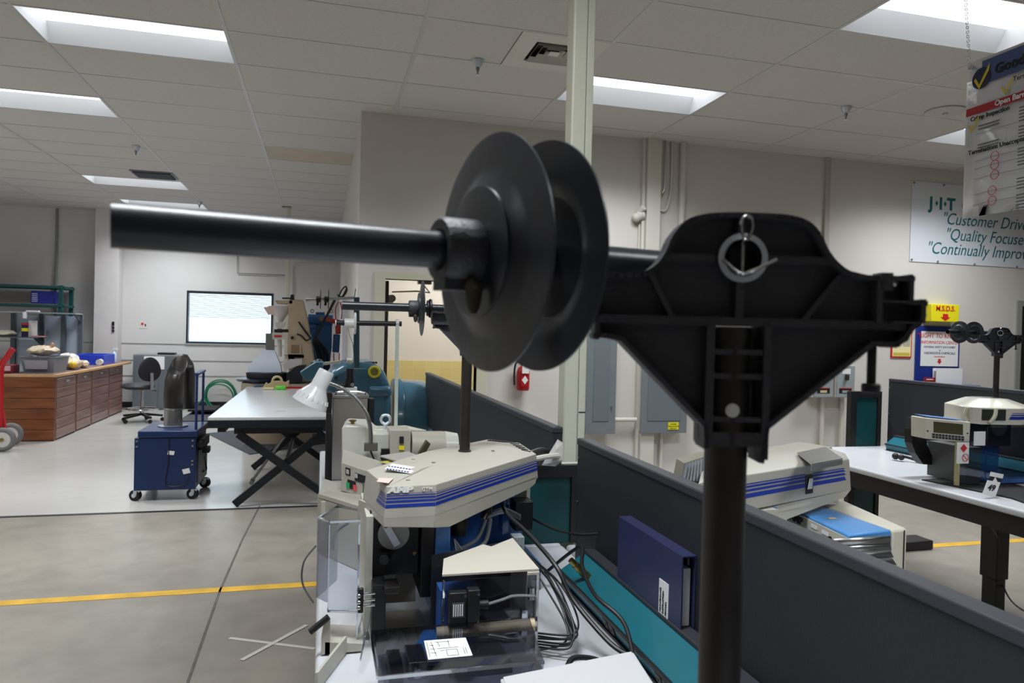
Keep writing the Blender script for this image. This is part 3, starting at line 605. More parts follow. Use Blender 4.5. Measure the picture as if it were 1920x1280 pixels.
# hand truck, red, cut by the left edge
t = thing('hand_truck', 'red hand truck at the left edge of the photo', 'hand truck', (-3.75,9.4,0)); Y0_ = 9.25
def Q(px, py, y=Y0_): return W(px, py, Y=y)
MB().path([Q(2,800),Q(3,735),Q(4,690),Q(14,672),Q(26,655)], .022, 8, 3).path([Q(-8,690,9.5),Q(8,672,9.5),Q(22,652,9.5)], .02, 8, 3).bar(Q(26,655),Q(20,655,9.55),.03,.02).build('frame', red, t)
MB().slab([Q(-10,700),Q(4,690),Q(5,760),Q(10,800),Q(30,822),Q(22,832),Q(-10,800)], (0,.03,0)).build('side_plate', red, t)
for (px, py, yy) in ((5,818,9.2),(20,807,9.62)):
    c = W(px, py, Y=yy); c.z = .135
    wl = MB().ring(c, (0,1,.0), .105, .03, 28, 10).build('tyre', mat('tyre_grey', (110,108,108), .6), t)
    MB().tube(c-V(0,.02,0), c+V(0,.02,0), .085, n=24).build('rim', mat('rim_cream', (190,184,178), .5), wl)
    MB().tube(c-V(0,.03,0), c-V(0,.021,0), .02, n=12).build('hub_cap', brass, wl)

# shelving
t = thing('green_shelf_rack', 'tall green shelf rack against the far wall at the left edge', 'shelf', (-5,13.5,0)); gm = mat('rack_green', (30,84,84), .4)
z1 = 2.05
for x_ in (-4.12,-6.1):
    for y_ in (13.2,13.7): MB().box(x_-.03,x_+.03,y_-.02,y_+.02,0,z1).build('upright', gm, t)
for z_ in (2.03,1.73): MB().box(-6.1,-4.1,13.16,13.18,z_-.035,z_+.005).box(-6.1,-4.1,13.72,13.74,z_-.035,z_+.005).box(-4.089,-4.07,13.2,13.7,z_-.035,z_+.005).build('beam', gm, t); MB().box(-6.05,-4.15,13.19,13.7,z_+.006,z_+.015).build('shelf_board', mat('board_grey', (150,146,140), .6), t)
t = thing('blue_basket', 'blue slotted plastic basket on the green rack', 'basket', (-4.35,13.35,1.746))
MB().box(-4.56,-4.22,13.22,13.5,1.746,1.95).build('basket', mat('basket_blue', (42,50,150), .4), t, bevel=.01)
q = MB(); 
for k in range(5): q.box(-4.54,-4.46,13.215,13.2195,1.775+k*.03,1.79+k*.03)
q.build('slots', mat('slot_pale', (190,195,235), .5), t)
t = thing('grey_shelf_unit', 'grey steel shelf unit with pale back panels behind the wooden counter', 'shelf', (-4.6,12.9,0))
upm = mat('upright_grey', (92,102,110), .4, .3); 
YU = 12.95
for px_ in (24,77,118,150): 
    x_ = W(px_,640,Y=YU).x; MB().box(x_-.035,x_+.03,YU,YU+.06,0,1.58).build('upright', upm, t)
MB().box(-5.6,W(155,590,Y=YU).x,YU-.35,YU-.002,1.583,1.60).build('shelf_board', lgrey, t)
MB().box(-5.6,W(88,628,Y=YU).x,YU-.40,YU-.002,1.20,1.215).build('shelf_board', mat('shelf_dark', (80,84,90), .5), t)
for z_, xe in ((1.6,-3.74),(1.215,-4.28)):
    MB().slab([(xe-.02,YU-.001,z_-.017),(xe-.02,YU-.36,z_-.017),(xe-.02,YU-.001,z_-.15)], (.012,0,0)).build('bracket', mat('dark_bracket', (40,56,58), .5), t)
pbm = mat('panel_paleblue', (176,190,206), .5)
for a_, b_ in ((28,72),(82,113),(122,145)): MB().box(W(a_,640,Y=YU).x,W(b_,640,Y=YU).x,YU+.061,YU+.07,.5,1.55).build('back_panel', pbm, t)
tag(MB().ball((W(10,622,Y=12.75).x,12.75,1.2155+.045),.16,.1,.05,12,8,.01).build('plastic_bag', mat('bag_pale', (205,200,180), .5)), 'pale crumpled bag on the lower grey shelf', 'bag', 'stuffed plastic bags')
cx_ = W(47,612,Y=12.7)
t = thing('spray_can', 'dark can with yellow and red print on the lower grey shelf', 'can', (cx_.x,12.7,1.2155)); MB().tube((cx_.x,12.7,1.2155),(cx_.x,12.7,1.43),.045).build('can', mat('can_blue', (36,30,70), .4), t); MB().tube((cx_.x,12.7,1.30),(cx_.x,12.7,1.35),.0465).build('yellow_band', yellow, t); MB().tube((cx_.x,12.7,1.40),(cx_.x,12.7,1.425),.0465).build('red_band', inkr, t)
cx_ = W(62,612,Y=12.75)
tag(MB().box(cx_.x-.06,cx_.x+.06,12.74,12.75,1.2155,1.47).build('white_card', paper), 'white card standing beside the dark can on the shelf', 'card')
cx_ = W(75,625,Y=12.7)
tag(MB().box(cx_.x-.1,cx_.x+.1,12.62,12.74,1.2155,1.235).build('flat_packet', mat('pinkish', (196,140,138), .5)), 'flat pinkish packet lying on the lower grey shelf', 'packet')
cx_ = W(57,584,Y=12.62)
tag(MB().box(cx_.x-.05,cx_.x+.12,12.59,12.65,1.6005,1.625).tube((cx_.x-.07,12.61,1.6),(cx_.x-.07,12.61,1.5),.03).build('masking_tape', paper), 'white tape hanging over the edge of the top grey shelf', 'tape')

# grey cabinet with paper
t = thing('grey_cabinet', 'low grey steel cabinet under the far wall by the stool', 'cabinet', (-2.7,13.6,0))
MB().box(-3.08,-2.29,13.38,13.78,0,.94).build('body', grey, t, bevel=.006)
MB().box(-3.06,-2.69,13.37,13.379,.03,.92).build('door', mat('cab_door', (98,106,112), .45), t, bevel=.003); MB().box(-2.68,-2.31,13.37,13.379,.03,.92).build('door', mat('cab_door', (98,106,112), .45), t, bevel=.003)
p_ = W(289,680,Y=13.36); MB().box(p_.x-.16,p_.x+.16,13.364,13.3695,p_.z-.11,p_.z+.11).build('notice_sheet', paper, t)
tag(MB().box(-2.72,-2.45,13.45,13.65,.941,.975).build('flat_black_case', black, bevel=.004), 'flat black case on the low grey cabinet', 'case')
# stool
t = thing('drafting_stool', 'black drafting stool with chrome foot ring beside the wooden cabinets', 'stool', (-2.6,11.8,0)); sx_, sy_ = -2.58, 11.8
fab = mat('black_fabric', (30,30,36), .6)
MB().ball((sx_-.06,sy_,.53),.24,.22,.06,24,8).build('seat', fab, t)
bn_ = V(-.72,.69,0); bs_ = V(.69,.72,0); bc_ = V(sx_+.12,sy_-.12,.79)
MB().loft([[bc_+bn_*a*.03+bs_*(cos(2*pi*k/20)*.17*w*(1-.15*sin(2*pi*k/20)))+V(0,0,sin(2*pi*k/20)*.18*w) for k in range(20)] for a, w in ((-1,.85),(-.6,1),(.6,1),(1,.85))]).build('backrest', fab, t)
c_ = t.children[-1]
MB().bar((sx_+.05,sy_-.05,.49),(sx_+.17,sy_-.17,.5),.06,.02).bar((sx_+.16,sy_-.16,.49),(sx_+.15,sy_-.15,.74),.05,.02).build('back_bracket', chrome, t)
MB().tube((sx_,sy_,.12),(sx_,sy_,.32),.028).tube((sx_,sy_,.32),(sx_,sy_,.48),.016).build('gas_column', chrome, t)
MB().ring((sx_,sy_,.19),(0,0,1),.21,.015,32).bar((sx_-.2,sy_,.19),(sx_+.2,sy_,.19),.015,.01).bar((sx_,sy_-.2,.19),(sx_,sy_+.2,.19),.015,.01).build('foot_ring', chrome, t)
for k in range(5):
    a = 2*pi*k/5+.3; e = V(sx_+cos(a)*.28, sy_+sin(a)*.28, .085)
    lg = MB().bar((sx_,sy_,.12), e, .045, .03).build('base_leg', black, t); MB().tube(e-V(0,.02,.055),e-V(0,-.02,.055),.028,n=14).build('castor', black, lg)
MB().tube((sx_+.1,sy_-.1,.5),(sx_+.22,sy_-.12,.47),.008).build('lever', black, t)
# dolly + mats + hose
tag(MB().box(-2.05,-1.6,11.6,13.2,.0,.035).build('floor_mat', mat('mat_dark', (62,62,68), .8, bump=.3)), 'dark flat mat on the floor below the far window', 'mat')
t = thing('dark_platform', 'low dark platform on the floor under the hose', 'platform', (-1.85,12.8,.036)); MB().box(-2.05,-1.65,12.4,13.1,.08,.11).build('deck', rubber, t); MB().box(-2.0,-1.7,12.5,12.55,.036,.079).box(-2.0,-1.7,12.95,13.0,.036,.079).build('skids', rubber, t)
hose = mat('hose_green', (26,112,84), .4)
cc = W(413,738,Y=13.70); q = MB()
for k, (r_, dx) in enumerate(((.25,0),(.235,.02),(.265,.03),(.24,-.015))): q.ring(cc+V(dx*.6,-.01+k*-.02,-.02*k), (0.05*k,1,0.03*k), r_, .013, 30, 7)
q.path([cc+V(-.25,-.02,0), cc+V(-.33,-.03,-.15), cc+V(-.42,-.03,-.2)], .013, 7, 3)
tag(q.build('hose_coil', hose), 'green hose coiled and hung low on the far wall', 'hose')
# blue cart with curved duct
t = thing('extractor_cart', 'navy blue extractor cart on castors with a curved black duct', 'cart', (-1.25,6.75,0))
MB().box(-1.475,-1.005,6.50,7.05,.09,.525).build('cabinet_body', navy, t, bevel=.006)
MB().box(-1.45,-.99,6.49,7.08,.527,.585).build('lid', navy, t, bevel=.01)
q = MB(); 
for x_, z_ in ((-1.455,.50),(-1.455,.455),(-1.03,.50),(-1.03,.455),(-1.03,.33),(-1.03,.30)): q.tube((x_,6.4985,z_),(x_,6.492,z_),.009,n=10)
q.build('screws', steel, t)
MB().obox((-1.195,6.496,.40),(.025,0,-.003),(0,.002,0),(.003,0,.016)).build('white_sticker', paper, t); MB().obox((-1.075,6.496,.245),(.027,0,.006),(0,.002,0),(-.006,0,.02)).build('white_sticker', paper, t)
MB().path([(-1.21,6.495,.52),(-1.215,6.49,.3),(-1.23,6.49,.14),(-1.1,6.49,.13),(-1.05,6.49,.2)], .004, 5, 3).build('cable', black, t)
for (x_, y_) in ((-1.47,6.55),(-1.03,6.55),(-1.44,7.0),(-1.0,7.0)):
    cs = MB().tube((x_-.008,y_-.019,.045),(x_+.008,y_+.019,.045),.045,n=20).build('castor_wheel', rubber, t)
    MB().slab([(x_-.01,y_-.028,.088),(x_+.045,y_-.022,.088),(x_+.005,y_-.024,.035),(x_-.012,y_-.028,.04)],(0,-.003,0)).tube((x_-.009,y_-.021,.045),(x_-.011,y_-.025,.045),.018,n=12).build('castor_fork', zinc, cs)
MB().box(-1.0,-.955,6.6,6.9,.42,.50).tube((-.98,6.58,.46),(-.98,6.55,.46),.03).box(-1.0,-.93,6.7,6.8,.36,.41).build('side_motor', black, t, bevel=.004)
MB().box(-1.003,-.985,6.62,7.0,.12,.40).build('side_grille', mat('grille_grey', (120,122,128), .5), t)
MB().path([(-.97,6.66,.42),(-.955,6.7,.36),(-.98,6.85,.28),(-.975,6.9,.18),(-.97,6.7,.2)], .007, 6, 4).build('side_cable', black, t)
MB().lathe([(.12,0),(.12,.008),(.075,.012),(.072,.14),(.078,.145),(.078,.155),(.07,.16)], (-1.235,6.78,.586), n=28).build('duct_collar', steel, t)
rb_ = mat('duct_black', (40,37,36), .3, bump=.3, bscale=12)
def oval(c, a, b_, ang=0): return [V(*c)+V(a*cos(2*pi*k/24), b_*sin(2*pi*k/24)*cos(ang), b_*sin(2*pi*k/24)*sin(ang)) for k in range(24)]
rings = [oval((-1.235,6.78,.745),.075,.075), oval((-1.235,6.78,.85),.080,.08), oval((-1.232,6.79,.98),.078,.085), oval((-1.225,6.82,1.06),.073,.085,.3), oval((-1.215,6.90,1.122),.066,.08,1.0), oval((-1.2,7.0,1.13),.06,.075,1.6), oval((-1.185,7.1,1.10),.056,.07,2.2), oval((-1.175,7.14,1.0),.055,.06,3.0), oval((-1.17,7.14,.7),.05,.05,3.14)]
MB().loft(rings).build('curved_duct', rb_, t)
hb = mat('handle_navy', (26,44,96), .35)
MB().tube((-1.01,6.52,.588),(-1.01,6.52,1.045),.011).tube((-1.035,7.03,.588),(-1.035,7.03,1.045),.011).build('handle_posts', hb, t); MB().bar((-1.01,6.505,1.055),(-1.035,7.045,1.055),.035,.018).build('handle_grip', hb, t)

# white topped table on crossed legs
t = thing('crossed_leg_table', 'large white topped table on black crossed steel legs', 'table', (-.4,7.6,0))
bs = mat('black_steel', (24,28,36), .4)
MB().box(-.86,.05,6.10,9.15,.715,.742).build('table_top', mat('table_white', (206,206,208), .2), t, bevel=.004)
MB().box(-.86,.05,6.10,6.13,.655,.7145).box(-.86,.05,9.12,9.15,.655,.7145).box(-.86,-.83,6.131,9.119,.655,.7145).box(.02,.05,6.131,9.119,.655,.7145).build('apron', bs, t)
MB().box(-.80,-.74,6.2,9.0,.61,.654).box(-.67,.02,6.16,6.22,.60,.654).box(-.67,.02,7.72,7.78,.60,.654).build('under_rail', bs, t)
for y_ in (6.17,7.75):
    MB().bar((-.64,y_,.60),(.14,y_,.02),.06,.045,up=(0,1,0)).build('leg', bs, t); MB().bar((.03,y_+.045,.60),(-.66,y_+.045,.02),.06,.045,up=(0,1,0)).build('leg', bs, t)
MB().tube((-.27,6.2,.325),(-.27,7.8,.325),.02).build('stretcher', bs, t)
MB().tube((-.30,6.5,.52),(-.58,6.9,.08),.013).tube((-.58,6.9,.08),(-.60,6.93,.04),.02).build('strut_rod', steel, t)
TZ = .7425
MB().box(-.38,-.33,6.5,6.52,TZ,TZ+.0006).box(-.32,-.29,6.5,6.51,TZ,TZ+.0006).build('small_marking', grey, t)
t = thing('tape_dispenser', 'tan tape dispenser on the far end of the white table', 'tape dispenser', W(520,728,Z=TZ)); c = W(520,728,Z=TZ)
MB().prism([(-.16,0),(.13,0),(.13,.10),(.09,.07),(.05,.09),(-.06,.085),(-.10,.05),(-.13,.07),(-.16,.02)], (c.x,c.y,TZ), w=(0,.06,0)).build('body', mat('tan_plastic', (184,164,124), .45), t, bevel=.004)
MB().ring((c.x-.005,c.y+.03,TZ+.085),(0,1,0),.052,.014,24).build('tape_roll', mat('roll_tan', (200,184,140), .4), t)
c = W(526,730,Z=TZ); tag(MB().box(c.x-.055,c.x+.06,c.y-.04,c.y+.05,TZ,TZ+.04).build('green_box', mat('lime', (96,214,66), .45), bevel=.01), 'bright green small box before the tape dispenser', 'box')
c = W(504,730,Z=TZ); tag(MB().box(c.x-.06,c.x+.06,c.y-.05,c.y+.04,TZ,TZ+.022).build('sponge', mat('sponge_yellow', (210,204,160), .7), bevel=.006), 'pale yellow sponge left of the green box', 'sponge')
c = W(492,726,Z=TZ); q = MB().path([c+V(-.08,0,.012),c+V(.0,.04,.012),c+V(.12,.02,.012)], .01, 6).ring(c+V(-.07,.03,.012),(0,0,1),.03,.008,14); tag(q.build('scissors', mat('scissors_blue', (50,80,120), .4)), 'dark blue handled scissors on the far end of the white table', 'scissors')
c = W(556,728,Z=TZ); tag(MB().box(c.x-.14,c.x+.16,c.y-.02,c.y+.02,TZ,TZ+.02).build('red_ruler', red), 'red bar lying along the far edge of the white table', 'ruler')
# mats under the table
tag(MB().slab([W(388,812,Z=.008),W(468,851,Z=.008),W(640,826,Z=.008),W(560,792,Z=.008)], (0,0,-.0075)).build('floor_mat', mat('mat_black', (58,62,70), .75, bump=.3)), 'large dark rubber mat under the white table', 'mat')
# moulding machine
t = thing('moulding_machine', 'tan vertical moulding machine with hopper by the far window', 'machine', (-.45,9.9,0)); tan_ = mat('machine_tan', (190,172,146), .5, noise=.06); YM = 9.75
def M(px, py, y=YM): return W(px, py, Y=y)
MB().slab([M(541,561),M(568,562),M(577,600),M(583,640),M(592,690),M(592,716),M(541,716),M(541,690),M(538,664)], (0,.5,0)).build('column', tan_, t, bevel=.01)
MB().slab([M(515,563),M(548,563),M(548,569),M(519,569)], (0,.3,0)).build('top_arm', tan_, t)
MB().slab([M(545,552),M(551,552),M(552,562),M(544,562)], (0,.06,0)).bar(M(529,559),M(547,559),.02,.02).build('top_screw', iron, t)
c = M(522,575); c2 = M(525,603)
MB().lathe([(.0,0),(.03,0),(.055,.05),(.13,.17),(.16,.20),(.15,.205),(.0,.15)], V(c2.x,YM+.15,c2.z), n=24).build('hopper', mat('hopper_white', (206,200,198), .3), t)
MB().slab([M(494,576,9.7),M(512,573,9.7),M(516,590,9.7),M(503,590,9.7)], (0,.02,0)).build('paper_flap', mat('flap_pink', (226,200,190), .6), t)
MB().slab([M(515,604),M(535,604),M(531,616),M(519,616)], (0,.1,0)).tube(M(524,603,9.82),M(524,668,9.82),.03).build('injection_barrel', trimw, t)
MB().slab([M(514,617),M(541,617),M(541,623),M(514,623)], (0,.1,0)).build('dark_band', black, t)
cb_ = MB().slab([M(510,623),M(541,624),M(541,637),M(511,636)], (0,.12,0)).build('name_plate', trimw, t)
MB().slab([M(514,628,9.745),M(528,628,9.745),M(528,632,9.745),M(514,632,9.745)], (0,-.004,0)).build('red_lettering', inkr, cb_)
MB().slab([M(543,643),M(565,644),M(565,664),M(543,664)], (0,-.02,0)).build('grille_frame', tan_, t)
MB().slab([M(546,646,9.725),M(561,647,9.725),M(561,661,9.725),M(546,661,9.725)], (0,-.004,0)).build('grille', mat('grille_brown', (140,118,88), .6), t)
MB().slab([M(533,664),M(570,665),M(570,676),M(536,672)], (0,.3,0)).build('shelf_ledge', tan_, t)
MB().path([M(560,603,9.7),M(570,618,9.7),M(583,635,9.7)], .014, 6).path([M(557,626,9.7),M(566,630,9.7),M(574,638,9.7),M(583,634,9.7)], .012, 6, 4).build('black_hoses', black, t)
MB().tube(M(548,633,9.74),M(548,633,9.72),.02,n=12).build('dial', iron, t)
MB().slab([M(452,718,9.35),M(600,722,9.35),M(600,740,9.35),M(452,738,9.35)], (0,1.0,0)).build('bench_top', mat('bench_tan', (170,158,140), .6), t)
bp_ = M(456,738,9.35); MB().box(bp_.x,-.1,9.42,YM+.55,0,bp_.z-.005).build('base_cabinet', mat('base_tan', (178,160,136), .6), t)
zt_ = M(500,718,9.35).z
t = thing('round_tray', 'dark round tray stack on the tan moulding bench', 'tray', V(M(505,712).x,9.62,zt_+.005)); c = V(M(500,712,9.6).x-.05,9.6,zt_+.008)
MB().lathe([(0,0),(.30,0),(.32,.03),(.31,.035),(0,.02)], c, n=36).build('lower_disc', mat('tray_navy', (30,34,56), .3), t)
MB().lathe([(0,.037),(.24,.037),(.25,.11),(.235,.115),(0,.10)], c+V(.05,0,0), n=36).build('upper_disc', mat('tray_dark', (26,32,40), .35), t)
t = thing('plastic_cone', 'pale blue translucent plastic cone on the dark tray', 'cone', c+V(.02,0,.13))
MB().loft([[c+V(.03+a*.20,b_*.13,.118) for a,b_ in ((-1,-1),(1,-1),(1,1),(-1,1))],[c+V(.03+a*.19,b_*.12,.20) for a,b_ in ((-1,-1),(1,-1),(1,1),(-1,1))],[c+V(.08+a*.06,b_*.05,.39) for a,b_ in ((-1,-1),(1,-1),(1,1),(-1,1))]]).build('cone', mat('cone_blue', (214,225,242), .3), t)
c3_ = M(545,684,9.47)
t = thing('parts_box', 'tilted white cardboard box on the right of the moulding bench', 'box', c3_)
MB().slab([M(530,684,9.45),M(543,674,9.45),M(566,673,9.45),M(566,683,9.45),M(533,694,9.45)], (0,.1,0)).build('box', mat('card_grey', (190,188,188), .7), t)
tag(MB().slab([M(537,700,9.45),M(556,686,9.45),M(575,684.5,9.45),M(568,694,9.45),M(566,716,9.45),M(537,716,9.45)], (0,.25,0)).build('dark_tray_stack', mat('tray_dark', (26,32,40), .35)), 'slanting dark tray under the white cardboard box', 'tray')
tag(MB().slab([M(498,625,10.3),M(513,625,10.3),M(513,672,10.3),M(498,672,10.3)], (0,.2,0)).build('parts_rack', mat('rack_grey', (120,122,120), .5)), 'small grey parts rack behind the moulding machine', 'rack')
# blue machine
t = thing('blue_machine', 'blue upright machine with eye bolts behind the tan one', 'machine', (.0,10.6,0)); YB = 10.6; bm_ = mat('industrial_blue', (38,90,142), .4, noise=.08)
def B(px, py, y=YB): return W(px, py, Y=y)
MB().slab([B(583,606),B(623,606),B(622,650),B(617,700),B(590,700),B(583,640)], (0,.4,0)).build('body', bm_, t, bevel=.02)
MB().tube(B(582,594),B(582,603),.06).tube(B(578,598),B(624,600),.07,n=20).tube(B(578,611),B(592,612),.055).tube(B(578,620),B(592,621),.05).slab([B(592,585),B(609,585),B(609,595),B(592,595)],(0,.15,0)).build('cylinders', bm_, t)
b0 = B(604,700); MB().box(b0.x-.17,b0.x+.1,YB,YB+.4,0,b0.z).build('pedestal', bm_, t)
for px_ in (585,621): MB().ring(B(px_,583),(0,1,0),.022,.009,14).build('eye_bolt', steel, t)
MB().tube(B(602,597,10.4),B(602,597,10.38),.03).build('yellow_knob', brass, t)
MB().path([B(590,636,10.3),B(603,660,10.3),B(605,700,10.3)], .035, 8).path([B(592,634,10.3),B(613,662,10.3),B(615,700,10.3)], .03, 8).path([B(588,640,10.3),B(597,670,10.3),B(599,700,10.3)], .03, 8).build('black_hoses', mat('hose_dark', (28,38,52), .4), t)
MB().bar(B(588,640,10.2),B(628,562,10.2),.035,.035).build('boom', mat('boom_grey', (48,50,54), .4), t)
t = thing('hanging_tool', 'red and blue hanging hand tool on red air lines', 'hand tool', B(630,640,10.0)); 
MB().bar(B(612,598,10),B(632,604,10),.06,.06).slab([B(628,598,10),B(639,600,10),B(639,626,10),B(629,626,10)],(0,.06,0)).build('red_body', mat('tool_red', (160,50,40), .4), t, bevel=.01)
MB().slab([B(625,626,10),B(638,627,10),B(636,661,10),B(623,660,10)],(0,.08,0)).build('blue_grip', mat('tool_blue', (30,72,116), .4), t, bevel=.01)
q = MB().path([B(630,600,10),B(629,580,10),B(634,566,10)], .008, 6).path([B(640,598,10),B(641,582,10),B(638,566,10)], .008, 6).path([B(626,661,10),B(626,672,10),B(629,700,10)], .008, 6).path([B(636,661,10),B(636,680,10),B(636,700,10)], .008, 6); q.build('air_lines', red, t)
tag(MB().bar(B(645,560,9.0),B(645,700,9.0),.06,.04,up=(1,0,0)).build('white_rail', mat('rail_white', (208,210,224), .4)), 'white vertical rail beside the wall corner', 'rail')

# ================================================================ teal press
t = thing('teal_press', 'large rounded teal press with a flywheel and yellow sight glass', 'press', (.45,5.6,0)); YP = 5.3
def T_(px, py, y=YP): return W(px, py, Y=y)
pts = [T_(605,760),T_(606,735),T_(612,712),T_(624,694),T_(643,683),T_(670,679),T_(697,680),T_(712,687),T_(722,698),T_(731,720),T_(734,760)]
b0, b1 = T_(734,760), T_(605,760)
pts += [V(b0.x+.0,YP,.0), V(b1.x+.16,YP,.0), V(b1.x+.16,YP,b1.z-.08)]
MB().slab(pts, (0,.75,0)).build('body', tealbig, t, bevel=.05, seg=4)
MB().slab([T_(690,724,5.27),T_(733,724,5.27),T_(735,736,5.27),T_(735,744,5.27),T_(690,744,5.27)], (0,.1,0)).build('bulge', tealbig, t, bevel=.03, seg=4)
c = T_(702,697,5.29); pg = MB().ring(c,(0,1,0),.036,.010,28).build('sight_glass', mat('sight_yellow', (196,184,50), .35), t); MB().tube(c-V(0,.001,0),c-V(0,-.01,0),.03,n=20).build('lens', mat('sight_lens', (128,124,62), .3, bump=.5), pg)
c0 = T_(742,800,5.4); zc_ = .74
fw_ = MB().lathe([(0,-.05),(.345,-.05),(.352,-.03),(.352,.012),(.338,.018),(.338,.16),(.330,.19),(.305,.218),(.28,.228),(0,.235)], (.585,5.65,zc_), (1,0,0), 56).build('flywheel_cover', tealbig, t)
MB().slab([T_(664,557),T_(674,557),T_(674,690),T_(663,690)], (0,.07,0)).build('reel_post', mat('post_teal', (46,80,96), .4), t)
a, bq = T_(573,562,5.33), T_(665,558,5.33)
ra_ = MB().tube(a, bq, .010).tube(a, a.lerp(bq,.08), .014).build('reel_rod', steel, t)
for px_ in (601,616):
    c = T_(px_,561,5.33); MB().lathe([(0,-.003),(.068,-.003),(.068,.003),(0,.003)], c, (1,0,0), 28).tube(c-V(.03,0,0),c-V(.001,0,0),.022).tube(c-V(.018,0,.02),c-V(.022,0,.045),.008).build('reel_disc', black, ra_)
MB().path([T_(633,562,5.33),T_(640,545,5.33),T_(648,537,5.33),T_(650,546,5.33),T_(640,560,5.33)], .006, 5).path([T_(632,552,5.33),T_(641,556,5.33),T_(650,540,5.33)], .005, 5).path([T_(664,560,5.33),T_(667,541,5.33)], .003, 5).build('wire_bundle', iron, ra_)
MB().bar(T_(594,683,5.28),T_(640,678,5.28),.03,.02).tube(T_(650,676,5.28),T_(660,677,5.28),.02).build('cross_bar', trimw, t)
MB().slab([T_(562,698,5.1),T_(592,678,5.1),T_(606,678,5.1),T_(606,700,5.1),T_(574,716,5.1)], (0,.12,0)).build('side_guard', mat('guard_teal', (66,112,132), .3), t, bevel=.006)
MB().ball(T_(592,683,5.2),.035).ball(T_(598,680,5.2),.03).build('black_knob', black, t)
q = MB()
for k in range(5): q.obox(T_(685+k*5,679.5,5.4),(.007,0,0),(0,.03,0),(0,0,.006))
q.build('top_slots', black, t)
MB().tube(T_(630,708,5.302),T_(630,708,5.28),.012).build('plug', iron, t)

# ================================================================ benches and partitions
BZ = .76
def bench(x0, x1, y0, y1, label, legs):
    t = thing('workbench', label, 'workbench', ((x0+x1)/2,(y0+y1)/2,0), 0, 'white topped workbenches')
    MB().box(x0,x1,y0,y1,BZ-.034,BZ-.0005).build('bench_top', lam, t, bevel=.012, seg=3)
    MB().box(x0+.05,x1-.05,y0+.03,y1-.03,BZ-.13,BZ-.0345).build('under_frame', black, t)
    for x_, y_ in legs:
        MB().box(x_-.04,x_+.04,y_-.05,y_+.05,.25,BZ-.1305).box(x_-.032,x_+.032,y_-.042,y_+.042,0,.2495).build('leg', black, t, bevel=.004)
bench(0,.80,-.6,2.30,'white bench carrying the nearest cream and blue press, directly below the black bracket',[(.3,-.4),(.72,1.0),(.5,2.1)])
bench(0,.80,2.305,4.30,'white bench behind the nearest one, carrying the white machine with the gooseneck lamp',[(.1,4.2),(.7,2.4),(.7,4.2)])
bench(.81,1.55,-.2,2.3,'white bench on the far side of the long dark partition',[(.9,0),(1.5,2.2)])
bench(2.93,3.78,.4,4.12,'white bench at the right, ahead of the blue information board',[(3.44,3.0),(3.1,3.95),(3.3,.6)])
def partition(x, y0, y1, z0, z1, label, th=.03):
    t = thing('partition_panel', label, 'partition', (x+th/2,(y0+y1)/2,z0), 0, 'dark bench partitions')
    MB().box(x,x+th,y0,y1,z0,z1-.022).build('panel', panelm, t, smooth=False)
    MB().box(x-.004,x+th+.004,y0,y1,z1-.0215,z1).build('top_cap', capm, t, bevel=.004)
    q = MB()
    for z in (z0+.06,(z0+z1)/2,z1-.06): q.tube((x-.001,y1-.012,z),(x-.004,y1-.012,z),.005,n=8)
    q.build('screws', steel, t)
partition(.772,-.35,2.10,BZ,1.15,'long dark partition running from the near right corner towards the cream pole')
partition(.772,2.345,5.50,BZ,1.15,'dark partition beyond the cream power pole, ending beside the teal press')
partition(3.70,.4,4.05,BZ,1.225,'dark partition on the right bench below the blue information board')
def race(x, y0, y1, label, cap=.036, items=()):
    t = thing('outlet_raceway', label, 'power raceway', (x-.06,(y0+y1)/2,BZ), 0, 'teal outlet strips')
    P = lambda dx, z: (x+dx, z)
    prof = [(-.001,0.0),(-.092,0.0),(-.106,.040),(-.036,.085),(-.001,.085)]
    MB().prism([(x+a,BZ+.001+c) for a,c in prof], (0,y0,0), w=(0,y1-y0,0)).build('body', teal, t, smooth=False)
    MB().box(x-cap,x-.001,y0,y1+.004,BZ+.0855,BZ+.097).build('top_cap', capm, t, bevel=.003)
    MB().bar((x-.1075,y0,BZ+.041),(x-.1075,y1,BZ+.041),.006,.008).build('seam', black, t)
    MB().box(x-.100,x-.093,y0,y1,BZ+.001,BZ+.006).build('foot_strip', black, t)
    for k, (yy, kind) in enumerate(items):
        if kind == 'outlet':
            for dy in (-.018,.018):
                q = MB().obox((x-.100,yy+dy,BZ+.021),(.003,0,.0004),(0,.014,0),(-.004,0,.012)); o = q.build('outlet', mat('outlet_brown', (40,30,28), .4), t, bevel=.004)
                MB().obox((x-.1035,yy+dy,BZ+.023),(.0006,0,.0),(0,.004,0),(0,0,.006)).build('slot', black, o)
        else:
            n = V(-.71,0,.71); c = V(x-.072,yy,BZ+.062)
            MB().tube(c,c+n*.018,.013,n=6).tube(c+n*.018,c+n*.05,.010,n=12).tube(c+n*.05,c+n*.07,.008,n=12).build('air_fitting', brass, t)
race(.771,-.2,1.93,'teal outlet strip along the long near partition, with brass air fitting', items=((1.80,'air'),(1.58,'outlet'),(1.30,'outlet'),(.8,'outlet')))
race(.771,2.47,3.6,'teal outlet strip along the partition beyond the cream pole', items=((3.3,'outlet'),))
race(3.699,.5,3.95,'teal outlet strip on the right bench with brass fitting', items=((3.75,'air'),(3.65,'outlet'),(3.2,'outlet')))
def upright(x0, x1, y0, y1, z0, z1, label):
    t = thing('bench_upright', label, 'upright', ((x0+x1)/2,(y0+y1)/2,z0), 0, 'black and teal bench uprights')
    MB().box(x0,x0+.05,y0,y1,z0,z1).box(x1-.03,x1,y0,y1,z0,z1).box(x0+.05,x1-.03,y0,y1,z1-.04,z1).build('frame', black, t)
    MB().box(x0+.051,x1-.031,y0+.01,y1-.01,z0,z1-.041).build('inset_panel', dteal, t)
